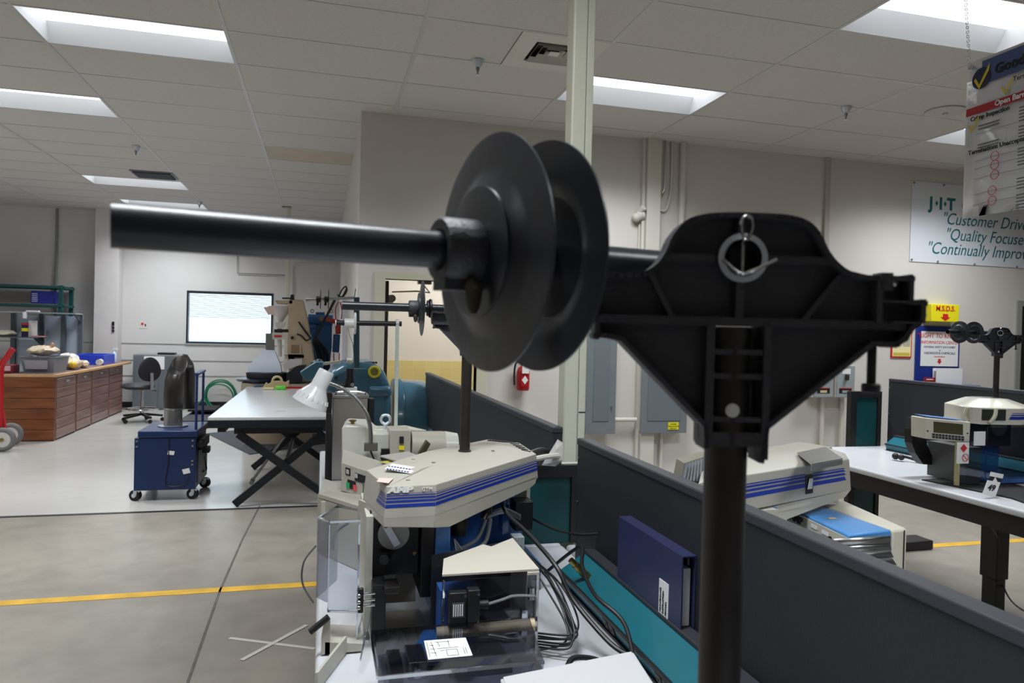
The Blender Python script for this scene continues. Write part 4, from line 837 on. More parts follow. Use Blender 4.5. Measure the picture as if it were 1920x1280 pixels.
upright(.60,.86,2.308,2.333,BZ,1.025,'black and teal upright behind the nearest press')
upright(.825,.96,5.515,5.55,0,1.06,'black and teal upright at the far end of the second partition')
upright(3.47,3.72,4.13,4.17,0,1.13,'black and teal upright at the far end of the right bench')

# ================================================================ reel holders
def reel_holder(name_label, group, ph=.35, phi=30, s_end=.33, discs=(.112,.076), arm=1.0, collar=True, two=True, dk=1.0, dip=0.0):
    "origin: foot of the post. bracket plane is local XZ, facing local -Y; the reel tube leans forward to the left"
    t = thing('reel_holder', name_label, 'reel holder', (0,0,0), 0, group)
    K = .485/F; U = lambda px: (px-1367)*K; VV = lambda py: ph+(860-py)*K
    top = VV(605)
    MB().tube((.0018,0,0),(.0018,0,top-.004),.0142,n=24).build('post', iron, t, local=True)
    MB().lathe([(0,0),(.0175,0),(.0175,.003),(.0145,.004),(.0145,.005)],(.0018,0,0),n=20).build('post_foot', iron, t, local=True)
    outline = [(1700,612),(1690,630),(1672,643),(1628,643),(1440,800),(1432,862),(1411,862),(1411,838),(1320,838),(1318,800),(1160,645),(1135,640),(1112,640),(1112,606),(1098,600),(1098,520),(1150,520),(1195,517),(1222,502),(1238,480),(1252,447),(1275,420),(1305,408),(1350,403),(1430,403),(1470,406),(1500,415),(1522,435),(1538,465),(1556,488),(1580,505),(1612,512),(1697,512),(1697,555),(1722,557),(1722,585),(1714,602)]
    fine = []
    for i_, p_ in enumerate(outline):
        nx = outline[(i_+1) % len(outline)]
        if 13 <= i_ <= 29:
            p0_, p3_ = outline[i_-1], outline[(i_+2) % len(outline)]
            for tt in (0, .33, .66): fine.append(tuple(.5*((2*p_[d_])+(nx[d_]-p0_[d_])*tt+(2*p0_[d_]-5*p_[d_]+4*nx[d_]-p3_[d_])*tt*tt+(3*p_[d_]-p0_[d_]-3*nx[d_]+p3_[d_])*tt**3) for d_ in (0, 1)))
        else: fine.append(p_)
    outline = fine
    hole_l, hole_r = 1334, 1424
    # web plate in bands so that the two windows stay open
    web = MB(); y0, y1 = -.004, .002
    def clipband(pya, pyb, xa, xb):
        "part of the outline between two heights, cut to xa..xb"
        pts = outline; 
        def clip(pts, f):
            out = []
            for i in range(len(pts)):
                a, b_ = pts[i], pts[(i+1) % len(pts)]; fa, fb = f(a), f(b_)
                if fa >= 0: out.append(a)
                if fa*fb < 0: s_ = fa/(fa-fb); out.append((a[0]+(b_[0]-a[0])*s_, a[1]+(b_[1]-a[1])*s_))
            return out
        for f in (lambda p: p[1]-pya, lambda p: pyb-p[1], lambda p: p[0]-xa, lambda p: xb-p[0]):
            pts = clip(pts, f)
            if not pts: return
        if len(pts) >= 3: web.prism([(U(a), VV(c)) for a, c in pts], (0,y0,0), w=(0,y1-y0,0))
    clipband(0,612,0,2000)
    for a, c in ((612,655),(709,782)): clipband(a,c,0,hole_l); clipband(a,c,hole_r,2000)
    clipband(655,709,0,2000); clipband(782,830,0,2000)
    br = web.build('bracket', blackm, t, local=True, smooth=False)
    MB().box(U(1326),U(1431),.020,.023,VV(838),VV(612)).box(U(1324),U(1330),.003,.0195,VV(838),VV(612)).box(U(1427),U(1433),.003,.0195,VV(858),VV(612)).build('post_channel', blackm, br, local=True, smooth=False)
    # flange along the outline
    rim = MB(); n = len(outline); th = 9*K
    cxm, cym = 1380, 600
    for i in range(n):
        a, b_ = outline[i], outline[(i+1) % n]
        A = V(U(a[0]),0,VV(a[1])); B_ = V(U(b_[0]),0,VV(b_[1])); d = (B_-A); 
        if d.length < 1e-6: continue
        d.normalize(); inn = V(-d.z,0,d.x)  # polygon runs clockwise in image -> inward
        if a[1] > 800 and b_[1] > 800: continue
        c = (A+B_)/2+inn*(-th/2)
        rim.obox(c+V(0,-.003,0), (B_-A)/2+d*th*.35, V(0,.012,0), inn*th*.5)
    rim.build('flange', blackm, br, local=True, smooth=False)
    rb = MB()
    def rib(a, b_, w=11, dd=.0105):
        A = V(U(a[0]),-.002,VV(a[1])); B_ = V(U(b_[0]),-.002,VV(b_[1])); d = (B_-A).normalized(); nn = V(-d.z,0,d.x)
        rb.obox((A+B_)/2, (B_-A)/2, V(0,dd,0), nn*w*K*.5)
    rib((1105,604),(1690,604),16); rib((1238,487),(1332,487),13); rib((1424,487),(1548,487),13)
    rib((1380,412),(1380,445),13); rib((1380,530),(1380,598),15); rib((1212,515),(1256,598),9); rib((1566,514),(1500,598),9)
    rib((1327,612),(1327,838),15,.013); rib((1432,612),(1432,858),13,.013); rib((1334,660),(1424,660),10,.012); rib((1334,705),(1424,705),10,.012); rib((1334,785),(1424,785),10,.012); rib((1327,822),(1432,822),26,.012)
    rb.build('ribs', blackm, br, local=True, smooth=False)
    clamp = MB(); clamp.box(U(1636),U(1658),-.016,-.004,VV(540),VV(507)).box(U(1640),U(1695),-.016,-.008,VV(562),VV(558)).box(U(1630),U(1640),-.016,.01,VV(600),VV(520)).box(U(1655),U(1712),-.017,-.006,VV(600),VV(596)).box(U(1690),U(1697),-.016,.008,VV(556),VV(515)).box(U(1712),U(1720),-.016,.008,VV(598),VV(558))
    clamp.build('clamp_jaw', blackm, br, local=True, smooth=False)
    MB().tube((U(1651),-.010,VV(530)),(U(1653),-.010,VV(540)),.0028).tube((U(1660),-.012,VV(523)),(U(1668),-.012,VV(527)),.0022).build('clamp_spring', steel, br, local=True)
    sc = MB().tube((U(1645),0,VV(640)),(U(1645),0,VV(716)),17*K*.5*1.0,n=14).build('clamp_screw', black, br, local=True)
    MB().tube((U(1645),0,VV(714)),(U(1645),0,VV(732)),17*K,n=20).build('knob', mat('knob_dark', (40,38,40), .6), sc, local=True, bevel=.0012)
    # ring, washer, cotter pin
    cx_, cz = U(1379), VV(487); R0 = 33*K
    MB().tube((cx_,-.020,cz),(cx_,.071,cz),R0,n=32,cap=False).tube((cx_,-.020,cz),(cx_,.071,cz),R0-.0018,n=32,cap=False).build('sleeve', gloss, br, local=True)
    MB().lathe([(R0+.0005,0),(45*K,0),(45*K,.0018),(R0+.0005,.0018),(R0+.0005,0)], (cx_,-.0185,cz), (0,1,0), 40).build('washer', zinc, br, local=True)
    pin = MB()
    pin.tube((cx_,-.0165,cz+R0+.001),(cx_,-.0165,cz-R0),.0013,n=8)
    pin.path([(cx_+.001,-.022,cz+R0-.001),(cx_+.0035,-.024,cz+R0+.006),(cx_+.003,-.024,cz+R0+.012),(cx_,-.024,cz+R0+.0145),(cx_-.003,-.024,cz+R0+.012),(cx_-.0035,-.024,cz+R0+.006),(cx_-.001,-.022,cz+R0-.001)], .0012, 6, 4)
    pin.path([(cx_,-.021,cz-R0+.001),(cx_-.006,-.024,cz-R0+.002),(cx_-.0145,-.022,cz-.002)], .0012, 6, 4); pin.path([(cx_,-.021,cz-R0+.001),(cx_+.007,-.024,cz-R0+.004),(cx_+.0205,-.022,cz-.001)], .0012, 6, 4)
    pin.build('cotter_pin', chrome, br, local=True)
    MB().tube((U(1373)-.001,-.0155,VV(768)),(U(1373)-.001,-.0142,VV(768)),.0046,n=16).build('post_hole', mat('hole_backlight', (214,214,212), .5), t, local=True)  # pale disc painted as the brightness seen through the hole
    # reel tube
    d = V(-cos(rad(phi)), -sin(rad(phi)), -dip).normalized(); s0 = V(cx_-.0625*1, .036, cz) if phi > 12 else V(cx_,.06,cz)
    s0 = V(cx_,.071,cz)+d*.0
    off = .0722 if phi > 12 else .06
    E = lambda s_: s0+d*(s_+off)
    spn = MB().tube(E(-off+.0), E(s_end), .0115, n=32, cap=False).tube(E(s_end-.1), E(s_end), .0097, n=32, cap=False); 
    u_, v_, dd_ = frame(d); spn.lathe([(.0097,0),(.0115,0)], E(s_end), d, 32)
    sp = spn.build('reel_tube', gloss, t, local=True)
    cs_ = []
    R = .0765
    prof1 = [(.0115,.0035),(.0405,.0035),(.0418,.003),(.0418,.001),(.050,-.0042),(.057,-.0056),(.0735,-.006),(.0765,-.0068),(.0765,-.0082),(.0735,-.008),(.057,-.0076),(.050,-.0064),(.041,-.001),(.0405,.0005),(.0115,.0005)]
    prof1 = [(r_ if r_ < .02 else .02+(r_-.02)*dk, h_) for r_, h_ in prof1]
    def disc(s_, flip, col):
        c = E(s_); ax = d if not flip else -d
        o = MB().lathe(prof1, c, ax, 72).build('reel_disc', reelm, t, local=True)
        if col:
            MB().lathe([(.0113,.003),(.0195,.003),(.0205,.005),(.0205,.0265),(.019,.029),(.0135,.029),(.0113,.027)], c, ax, 40).build('hub', blackm, o, local=True)
            q = MB(); cc_ = c+ax*.0155; hz = V(0,0,-1)
            q.obox(cc_+hz*.0215, ax*.0125, frame(ax)[0]*.009, hz*.0035)
            q.build('hub_boss', blackm, o, local=True)
            q = MB(); wd_ = frame(ax)[0]; wd_ = Vector((wd_.x, wd_.y, 0)).normalized()
            if wd_.y > 0: wd_ = -wd_
            k0 = cc_+hz*.019+wd_*.012-ax*.004
            q.tube(k0, k0+hz*.006+wd_*.004, .003, n=8)
            q.loft([[k0+hz*(.004+a*.011)+wd_*.004+ax*(w_*.0055*cos(t_))+wd_*(.0012*sin(t_)) for t_ in [2*pi*k/12 for k in range(12)]] for a, w_ in ((-.3,.8),(0,1.15),(.6,1),(1.1,.8),(1.5,.4))])
            q.build('thumb_screw', mat('screw_pewter', (92,88,76), .35, .7), o, local=True)
        return o
    disc(discs[0], False, collar)
    if two: disc(discs[1], True, False)
    else: MB().lathe([(.0115,-.004),(.024,-.004),(.026,-.002),(.026,.002),(.024,.004),(.0115,.004)], E(discs[1]), d, 28).lathe([(.0115,.006),(.022,.006),(.022,.009),(.0115,.009)], E(discs[1]), d, 28).build('clip_collar', black, t, local=True)
    return t
# nearest one, close to the lens
fh = V(sin(YAW),cos(YAW),0); rh = V(cos(YAW),-sin(YAW),0)
ph1 = 1.47+(634-860)*.485/F - BZ - .0
r1 = reel_holder('large black reel holder in the foreground, its two discs filling the centre', 'wire reel holders', ph=ph1, phi=30, s_end=.334, discs=(.127,.075), dip=.011)
p = rh*.146+fh*.492
place(r1, (p.x,p.y,BZ+.0002), -YAW)

# ================================================================ nearest cream and blue press
t = thing('terminal_press', 'nearest cream and blue crimping press under a sloped cover with blue stripes', 'press', (.33,1.8,BZ))
def R3(px, py, z): return W(px, py, Z=z)
zt_, zr, zb_ = 1.145, 1.128, 1.058
rim_px = [(687,881),(726,912),(818,908),(1005.6,851),(974,830),(917,823),(800,846)]
rim = [R3(a,c,zr) for a,c in rim_px]
cen = sum(rim, V(0,0,0))/len(rim)
def inset(pts, k, z, c=cen): return [V(c.x+(p.x-c.x)*k, c.y+(p.y-c.y)*k, z) for p in pts]
low = [V(p.x,p.y,zb_) for p in inset(rim,1.03,zb_)]
skirt = inset(rim, 1.0, zb_-.0)
ridge = [R3(792,878,zt_), R3(812,872,zt_), R3(845,868,zt_), R3(951,838,zt_), R3(930,829,zt_), R3(905,830,zt_), R3(825,856,zt_)]
cover = MB().loft([low, [V(p.x,p.y,zb_+.006) for p in low], rim, ridge]).build('top_cover', beige, t, bevel=.002)
# flared lower edge on the right
B_, C_, D_, E_ = low[1], low[2], low[3], low[4]
sk = MB(); out = (D_-C_).cross(V(0,0,1)).normalized()
sk.slab([C_+V(0,0,.004), D_+V(0,0,.012), D_+V(0,0,-.012)-(D_-C_)*.03, D_+V(0,0,-.020)-(D_-C_)*.1, C_+(D_-C_)*.12+V(0,0,-.036), C_+V(0,0,-.024)], -out*.012)
sk.slab([B_+V(0,0,.004), C_+V(0,0,.004), C_+V(0,0,-.024), B_+V(0,0,-.016)], V(0,.02,0))
sk.slab([low[0]+V(0,0,.004), B_+V(0,0,.004), B_+V(0,0,-.016), low[0]+V(0,0,-.016)], V(.02,.004,0)); sk.build('cover_skirt', beige, cover, bevel=.0015)
# stripes on the rim faces
def on_face(i, j, s_, h, lift=.0012):
    a = low[i].lerp(low[j], s_); bq = rim[i].lerp(rim[j], s_); n_ = (low[j]-low[i]).cross(V(0,0,1)).normalized()
    return a.lerp(bq, h)+n_*lift
lines = [(.35,.455),(.50,.57),(.61,.66),(.70,.73),(.765,.78)]
sq = MB()
for k, (h0, h1) in enumerate(lines):
    s0 = .12+.28*h0/.55
    sq.poly([on_face(0,1,1-.0-.55+ s0*.6,h0), on_face(0,1,1,h0), on_face(0,1,1,h1), on_face(0,1,1-.55+(.12+.28*h1/.55)*.6,h1)])
    sq.poly([on_face(1,2,0,h0), on_face(1,2,1,h0), on_face(1,2,1,h1), on_face(1,2,0,h1)])
    sq.poly([on_face(2,3,0,h0), on_face(2,3,1,h0*1.0), on_face(2,3,1,h1), on_face(2,3,0,h1)])
sq.build('blue_stripes', sblue, cover, smooth=False)
fu = (rim[2]-rim[1]).normalized(); fvv = (rim[1].lerp(rim[2],.5)-low[1].lerp(low[2],.5)).normalized()
lw = mat('letter_white', (226,226,222), .5)
text('lettering', 'AMP', .0165, lw, cover, on_face(1,2,.02,.81,.0016), fu, fvv, bold=.0010, shear=.12, sx=1.65)
text('lettering', 'GTM', .0115, lw, cover, on_face(1,2,.70,.82,.0016), fu, fvv, sx=1.0)
# vent slots on the back slope
for (i, j, n_) in ((3,4,5),(4,5,9)):
    q = MB()
    for k in range(n_):
        s_ = (k+.6)/(n_+.3); a = rim[i].lerp(rim[j], s_); bq = ridge[i].lerp(ridge[j], s_); q.bar(a.lerp(bq,.12)+V(0,0,.001), a.lerp(bq,.45)+V(0,0,.001), .006, .002)
    q.build('vent_slots', black, cover, smooth=False)
# labels on the cover
def slope_patch(pxs, z, mt_, name): return MB().slab([R3(a,c,z) for a,c in pxs], (0,0,.0008)).build(name, mt_, cover, smooth=False)
lb = slope_patch([(721,879),(735,869),(783,877),(770,888)], zr+.0125, paper, 'white_label')
q = MB()
for dy in (0,5): 
    for k in range(8): a = R3(730+k*5.4-dy*.6, 873.5+k*.8+dy, zr+.0142); q.box(a.x-.0022,a.x+.0022,a.y-.005,a.y+.004,a.z,a.z+.0004)
q.build('handwriting', inkn, lb, smooth=False)
slope_patch([(706,903),(711,896),(738,897),(728,906)], zr+.006, mat('label_pinkish', (208,190,180), .6), 'pink_label')
for px_, py_ in ((775,861),(813,866.5),(924,844.5),(765,900)): c = R3(px_,py_,zt_+.001); MB().tube(c,c+V(0,0,.0015),.005,n=12).build('screw_plug', mat('plug_beige', (150,146,132), .5), cover)
# left face lip and strap
MB().slab([low[0]+V(-.004,0,.0),low[0]+V(.012,-.035,.0),low[0]+V(.012,-.035,-.028),low[0]+V(-.004,0,-.028)], (-.006,-.002,0)).build('cover_latch', beige, cover)
# body under the cover
def box_(x0,x1,y0,y1,z0,z1,mt_,n_,b_=.002,par=None): return MB().box(x0,x1,y0,y1,z0,z1).build(n_, mt_, par or t, bevel=b_, smooth=False)
frame_ = MB().box(.115,.23,1.68,2.0,.90,1.052).build('ram_housing', mat('housing_black', (26,26,27), .4), t, bevel=.003)
box_(.232,.262,1.66,1.9,.85,1.052,black,'guide_rail')
box_(.105,.122,1.66,1.9,.78,1.045,mat('plate_cream', (190,188,176), .45),'side_plate')
c = W(738,1000,Y=1.672)
MB().tube(c+V(0,.008,0),c+V(0,-.004,0),.036,n=40).build('crank_disc', mat('disc_steel', (150,150,146), .4, .6), t)
u1 = V(.5,0,-.86); MB().obox(c+V(-.006,-.009,.0),u1*.028,(0,.005,0),V(.86,0,.5)*.008).build('link_arm', zinc, t); MB().tube(c+V(-.02,-.014,.024),c+V(-.02,-.019,.024),.006,n=12).build('copper_bolt', mat('copper', (150,90,60), .35, .8), t)
k_ = W(725,1048,Y=1.64); MB().tube(k_+V(0,.03,0),k_+V(-.006,-.008,0),.011,n=20).tube(k_+V(.012,.03,.002),k_+V(.018,-.0,.002),.008,n=16).build('adjust_knob', black, t, bevel=.001)
MB().tube(W(777,1037,Y=1.655),W(777,1037,Y=1.65),.004,n=12).build('brass_button', brass, t)
box_(.12,.15,1.62,1.70,.79,.90,black,'tool_block'); box_(.145,.178,1.60,1.66,.885,.90,iron,'crimp_jaw')
# blue casting
MB().box(.264,.30,1.66,1.72,.90,1.06).build('blue_column', lblue, t, bevel=.003)
MB().slab([(.27,1.99,.78),(.62,2.17,.78),(.62,2.17,1.06),(.27,1.99,1.06)], (0,.04,0)).build('blue_back_plate', lblue, t, bevel=.003)
MB().slab([(.52,2.03,.88),(.545,2.06,.88),(.545,2.06,1.06),(.52,2.03,1.06)], (0,.05,0)).build('blue_edge_plate', mat('machine_blue_light', (78,132,196), .38), t)
MB().slab([(.275,1.72,.765),(.60,1.9,.765),(.60,2.15,.765),(.275,1.98,.765)], (0,0,.07)).build('blue_base', lblue, t, bevel=.004)
MB().slab([(.595,2.04,.90),(.622,2.10,.90),(.622,2.10,1.07),(.595,2.04,1.07)], (-.03,.03,0)).build('rear_cream_post', beige, t, bevel=.003)
MB().box(.545,.60,1.99,2.05,.90,.985).build('black_box', black, t, bevel=.004)
MB().tube((.335,1.75,.985),(.335,1.75,1.05),.024,n=24).tube((.335,1.75,.968),(.335,1.75,.985),.020,n=24).build('motor_end', black, t)
MB().tube((.43,1.86,.99),(.44,1.9,1.06),.016,n=18).tube((.42,1.85,.975),(.43,1.86,.992),.010,n=14).build('solenoid', mat('metal_dark', (90,88,82), .35, .8), t)
MB().bar((.34,1.76,1.005),(.46,1.88,1.03),.02,.012).build('link_bar', black, t)
hz_ = mat('hose_greyish', (112,114,116), .4)
MB().path([(.425,1.84,.975),(.39,1.78,.945),(.34,1.74,.935)], .0045, 8).build('grey_tube', hz_, t); MB().path([(.44,1.85,.975),(.41,1.78,.935),(.35,1.73,.925)], .0055, 8).build('grey_tube', hz_, t)
for k in range(4): MB().path([(.32,1.72,.965),(.325+.006*k,1.70,.935),(.345+.006*k,1.69,.918+.003*k),(.365,1.70,.935)], .0026, 6).build('grey_tube', hz_, t)
for k in range(3): MB().path([(.44,1.93,.955+.006*k),(.50,1.95,.965+.006*k),(.545,1.93,.95+.005*k)], .004, 6).build('grey_tube', hz_, t)
MB().path([(.47,1.88,1.05),(.475,1.83,1.0),(.50,1.75,.975),(.52,1.68,.955),(.545,1.60,.92),(.57,1.55,.86),(.62,1.45,.80),(.66,1.40,.785)], .0055, 8).build('black_cable', black, t)
MB().path([(.51,1.96,1.05),(.505,1.95,1.02),(.512,1.94,.99)], .004, 6).build('small_cable', hz_, t)
# guarded wiring box at the right front
bx = MB()
top = [R3(829,1077,.965),R3(1011,1066,.965),R3(961,1008,.965),R3(921,1024,.965),R3(906,1020,.965),R3(832,1047,.965)]
MB().slab(top, (0,0,-.004)).build('box_lid', mat('lid_cream', (186,180,168), .5), t)
ya = 1.475
fx = R3(1000,1068,.965)
MB().slab([fx+V(-.012,0,-.005),fx+V(.014,0,-.005),fx+V(.014,.0,-.2),fx+V(-.012,0,-.2)], (0,.012,0)).build('front_post', mat('lid_cream', (186,180,168), .5), t, bevel=.001)
q = MB(); 
for zz in (.935,.865,.79): q.box(fx.x-.004,fx.x+.006,fx.y-.002,fx.y-.0005,zz-.008,zz+.008)
q.build('square_nuts', steel, t)
MB().slab([V(top[1].x,top[1].y,.96),V(top[2].x,top[2].y,.96),V(top[2].x,top[2].y,.77),V(top[1].x,top[1].y,.77)], (-.004,0,0)).build('side_wall', mat('lid_cream', (186,180,168), .5), t)
MB().slab([V(top[0].x,1.62,.96),V(top[2].x,1.70,.96),V(top[2].x,1.70,.77),V(top[0].x,1.62,.77)], (0,.004,0)).build('rear_wall', mat('dark_wall', (72,74,78), .3, .5), t)
MB().box(.262,.345,1.56,1.615,.775,.90).build('blue_foot', mat('machine_blue_dark', (44,80,140), .4), t)
g = MB().slab([(.255,1.468,.955),(.452,1.468,.955),(.452,1.468,.863),(.255,1.468,.863)], (0,-.003,0)).build('clear_front', acryg, t, smooth=False)
q = MB().box(.251,.255,1.462,1.47,.785,.955).box(.452,.456,1.462,1.47,.785,.955); q.build('clear_edges', acedge, t, smooth=False)
sw = MB().box(.262,.30,1.445,1.464,.865,.935).box(.30,.325,1.440,1.464,.87,.94).build('safety_switch', black, t, bevel=.002)
MB().tube((.325,1.452,.905),(.345,1.452,.905),.009,n=16).build('cable_gland', black, sw)
MB().box(.268,.293,1.4435,1.4448,.885,.915).build('rating_label', mat('label_darkgrey', (70,74,84), .5), sw)
q = MB()
for k in range(5): q.box(.270+k*.0045,.272+k*.0045,1.4425,1.4433,.888,.912)
q.build('label_print', paper, sw)
for x_, z_ in ((.294,.93),(.321,.932),(.321,.875)): MB().tube((x_,1.440,z_),(x_,1.4365,z_),.0028,n=10).build('screw', chrome, sw)
MB().path([(.345,1.452,.905),(.375,1.452,.912),(.40,1.452,.918),(.44,1.452,.915),(.45,1.46,.905),(.451,1.465,.86)], .003, 6).build('clear_hose', hz_, t)
MB().box(.435,.446,1.455,1.466,.905,.93).box(.42,.432,1.455,1.466,.83,.885).build('clear_clips', acedge, t)
MB().obox((.38,1.52,.815),(.05,0,.004),(0,.01,0),(0,0,.004)).build('bright_bar', chrome, t)
MB().path([(.240,1.462,.848),(.30,1.458,.851),(.36,1.461,.850),(.448,1.458,.853)], .0125, 10).build('wrapped_roller', mat('tape_wrap', (196,180,146), .6, noise=.2, nscale=25, bump=.4), t)
# back plate with slot
MB().slab([(.13,1.80,.90),(.24,1.80,.90),(.24,1.80,.79),(.13,1.80,.79)], (0,.004,0)).build('slotted_plate', mat('plate_grey', (176,172,160), .45), t)
MB().prism([(.145+a,.855+c) for a,c in ((0,.008),(.045,.009),(.043,.0),(.036,-.008),(.008,-.009),(0,-.002))], (0,1.797,0), w=(0,.0025,0)).build('slot_opening', paper, t)
MB().slab([(.13,1.50,.764),(.255,1.50,.764),(.25,1.80,.764),(.13,1.80,.764)], (0,0,.006)).build('work_plate', mat('plate_bright', (168,166,160), .3, .4), t)
MB().slab([(.20,1.52,.771),(.26,1.5,.771),(.27,1.62,.771),(.235,1.62,.771)], (0,0,.02)).build('blue_toe', lblue, t)
# small applicator in front with clear cover
box_(.12,.42,1.27,1.43,.764,.83,mat('applicator_dark', (112,114,120), .4, .3),'applicator_body')
box_(.13,.155,1.30,1.38,.831,.86,black,'applicator_part'); box_(.165,.20,1.31,1.39,.831,.862,steel,'applicator_part'); box_(.21,.235,1.33,1.37,.831,.85,black,'applicator_part'); box_(.24,.36,1.30,1.40,.831,.848,mat('metal_grey', (110,112,116), .3, .8),'applicator_part')
MB().tube((.18,1.30,.85),(.18,1.29,.85),.009,n=16).build('round_bolt', chrome, t)
MB().tube((.145,1.265,.80),(.145,1.255,.80),.009).tube((.17,1.265,.80),(.17,1.25,.80),.014).tube((.20,1.265,.805),(.20,1.255,.805),.009).build('front_screws', steel, t)
box_(.125,.225,1.255,1.2695,.775,.825,zinc,'front_plate')
MB().slab([(.105,1.24,.876),(.40,1.24,.876),(.432,1.44,.872),(.105,1.44,.872)], (0,0,.003)).build('clear_tray_lid', acryg, t, smooth=False)
MB().slab([(.105,1.237,.79),(.40,1.237,.79),(.40,1.237,.875),(.105,1.237,.875)], (0,.003,0)).build('clear_tray_front', acryg, t, smooth=False)
MB().box(.104,.40,1.232,1.2365,.874,.880).box(.101,.105,1.235,1.44,.874,.880).build('clear_edges', acedge, t, smooth=False)
MB().tube((.385,1.232,.868),(.385,1.228,.868),.010).build('lock', steel, t)
MB().path([(.30,1.232,.80),(.29,1.22,.79),(.285,1.20,.77)], .005, 6).build('tan_plug', mat('plug_tan', (190,180,140), .5), t)
cd = thing('instruction_card', 'white card with line diagrams lying on the clear lid of the nearest press', 'card', (.25,1.33,.881))
cpx = [(795,1202),(873,1196),(886,1229),(803,1237)]
cpts = [W(a,c,Z=.8795) for a,c in cpx]
MB().slab(cpts, (0,0,.0012)).build('card', paper, cd)
q = MB()
def cp(a, c): return cpts[0].lerp(cpts[1],a).lerp(cpts[3].lerp(cpts[2],a),c)+V(0,0,.0016)
for (a0_,c0_,a1_,c1_) in ((.05,.1,.05,.9),(.15,.1,.2,.9),(.25,.15,.6,.15),(.3,.15,.33,.4),(.55,.1,.55,.45),(.25,.5,.75,.5),(.45,.6,.7,.6),(.45,.6,.45,.92),(.7,.6,.7,.92),(.45,.92,.7,.92),(.85,.55,.85,.9),(.9,.55,.9,.9),(.1,.3,.2,.3),(.08,.5,.22,.5),(.08,.7,.22,.72),(.3,.62,.42,.62)):
    q.bar(cp(a0_,c0_), cp(a1_,c1_), .0009, .0004)
q.build('diagram_lines', inkb, cd)
# clear side guard swung out at the left
gp = [V(.001,1.655,0),V(.024,1.62,0),V(.088,1.62,0),V(.09,1.72,0),V(.044,1.76,0)]
def pane(a, bq, z0, z1, nm='clear_guard', m_=acry, th=.003): 
    n_ = (bq-a).cross(V(0,0,1)).normalized()*th; return MB().slab([V(a.x,a.y,z0),V(bq.x,bq.y,z0),V(bq.x,bq.y,z1),V(a.x,a.y,z1)], n_).build(nm, m_, t, smooth=False)
pane(gp[0],gp[1],.87,1.045,m_=acryg); pane(gp[1],gp[2],.85,1.04); pane(gp[0],gp[4],.87,1.05)
q = MB(); zz = 1.046
for i in range(4): q.bar(V(gp[i].x,gp[i].y,zz),V(gp[i+1].x,gp[i+1].y,zz),.005,.005)
q.bar(V(gp[4].x,gp[4].y,zz),V(gp[0].x,gp[0].y,zz),.005,.005)
q.bar(V(.001,1.655,.87),V(.001,1.655,1.045),.002,.002).bar(V(.024,1.62,.85),V(.024,1.62,1.04),.002,.002).bar(V(.088,1.62,.79),V(.088,1.62,1.04),.004,.003).bar(V(.024,1.62,.85),V(.088,1.62,.843),.004,.004)
q.bar(V(.088,1.62,.84),V(.12,1.80,.84),.003,.004).bar(V(.088,1.62,.79),V(.12,1.80,.80),.003,.004).bar(V(.09,1.5,.79),V(.12,1.66,.83),.003,.004)
q.build('clear_guard_edges', acedge, t, smooth=False)
MB().tube(V(.026,1.60,.845),V(-.012,1.60,.815),.007,n=16).build('guard_handle', black, t)
MB().slab([V(.088,1.615,.845),V(.100,1.615,.845),V(.100,1.615,.90),V(.088,1.615,.90)], (0,-.01,0)).build('black_clamp', black, t, bevel=.003)
q = MB()
for zz in (.86,.872,.886): q.tube((.1,1.61,zz),(.125,1.61,zz),.0025,n=8); q.ball((.09,1.60,zz),.005,n=8,m_=6)
q.build('clamp_pins', chrome, t)
MB().path([(.07,1.78,1.0),(.04,1.80,.97),(.035,1.80,.93)], .004, 6).build('small_hose', mat('hose_slate', (90,96,110), .5), t)
# cream base brackets at the left front
MB().slab([(.012,1.60,.764),(.03,1.60,.764),(.03,1.60,.835),(.018,1.60,.835),(.012,1.60,.80)], (0,.02,0)).slab([(.0,1.44,.764),(.06,1.60,.764),(.06,1.60,.80),(.0,1.44,.80)], (.006,0,0)).slab([(.02,1.60,.764),(.10,1.60,.764),(.10,1.60,.78),(.02,1.60,.79)], (0,.1,0)).build('base_bracket', beige, t)
MB().path([(-.004,1.74,.96),(-.03,1.72,.93),(-.032,1.72,.88),(-.006,1.70,.84)], .0022, 6, 5).build('thin_wire', mat('wire_dark', (80,80,82), .5), t)
# reel holder of the nearest press
r2_ = reel_holder('thin reel holder with a long black tube standing in the cover of the nearest press', 'wire reel holders', ph=.252, phi=4, s_end=.28, discs=(.072,.042), collar=True, two=False)
q_ = W(870,846,Z=zt_); place(r2_, (q_.x,q_.y,zt_+.0005), -.10)

# ================================================================ things on the near bench
t = thing('binder', 'navy ring binder with a paper label leaning on the long dark partition', 'binder', (.745,1.52,.8575))
nv = mat('binder_navy', (48,51,84), .32, bump=.4, bscale=7)
ba, bb = W(1163,970,X=.742), W(1283,1040,X=.742); bc, bd_ = W(1275,1178,X=.742), W(1163,1092,X=.742)
yA, yB = ba.y, bb.y; zT = (ba.z+bb.z)/2; zB = .8575
MB().box(.738,.741,yB,yA,zB,zT).box(.7685,.7712,yB,yA,zB,zT).box(.7411,.7684,yB,yA,zT-.003,zT).build('cover', nv, t, smooth=False)
MB().box(.745,.764,yB+.012,yA-.01,zB+.002,zT-.03).build('pages', paper, t)
MB().box(.752,.757,yB+.004,yA,zT-.02,zT-.006).build('ring_bar', steel, t)
lb = MB().box(.7365,.7377,yB+.055,yB+.10,zB,zB+.075).build('paper_label', paper, t)
for k, s in enumerate(('MAINTENANCE', 'INSTRUCTION', 'MANUAL')): text('lettering', s, .0085, inkb, lb, (.7358,yB+.088-k*.013,zB+.004), (0,0,1), (0,1,0), sx=.9)
t = thing('carton', 'pale cardboard carton in the bottom centre of the photo', 'box', (.4,1.08,BZ))
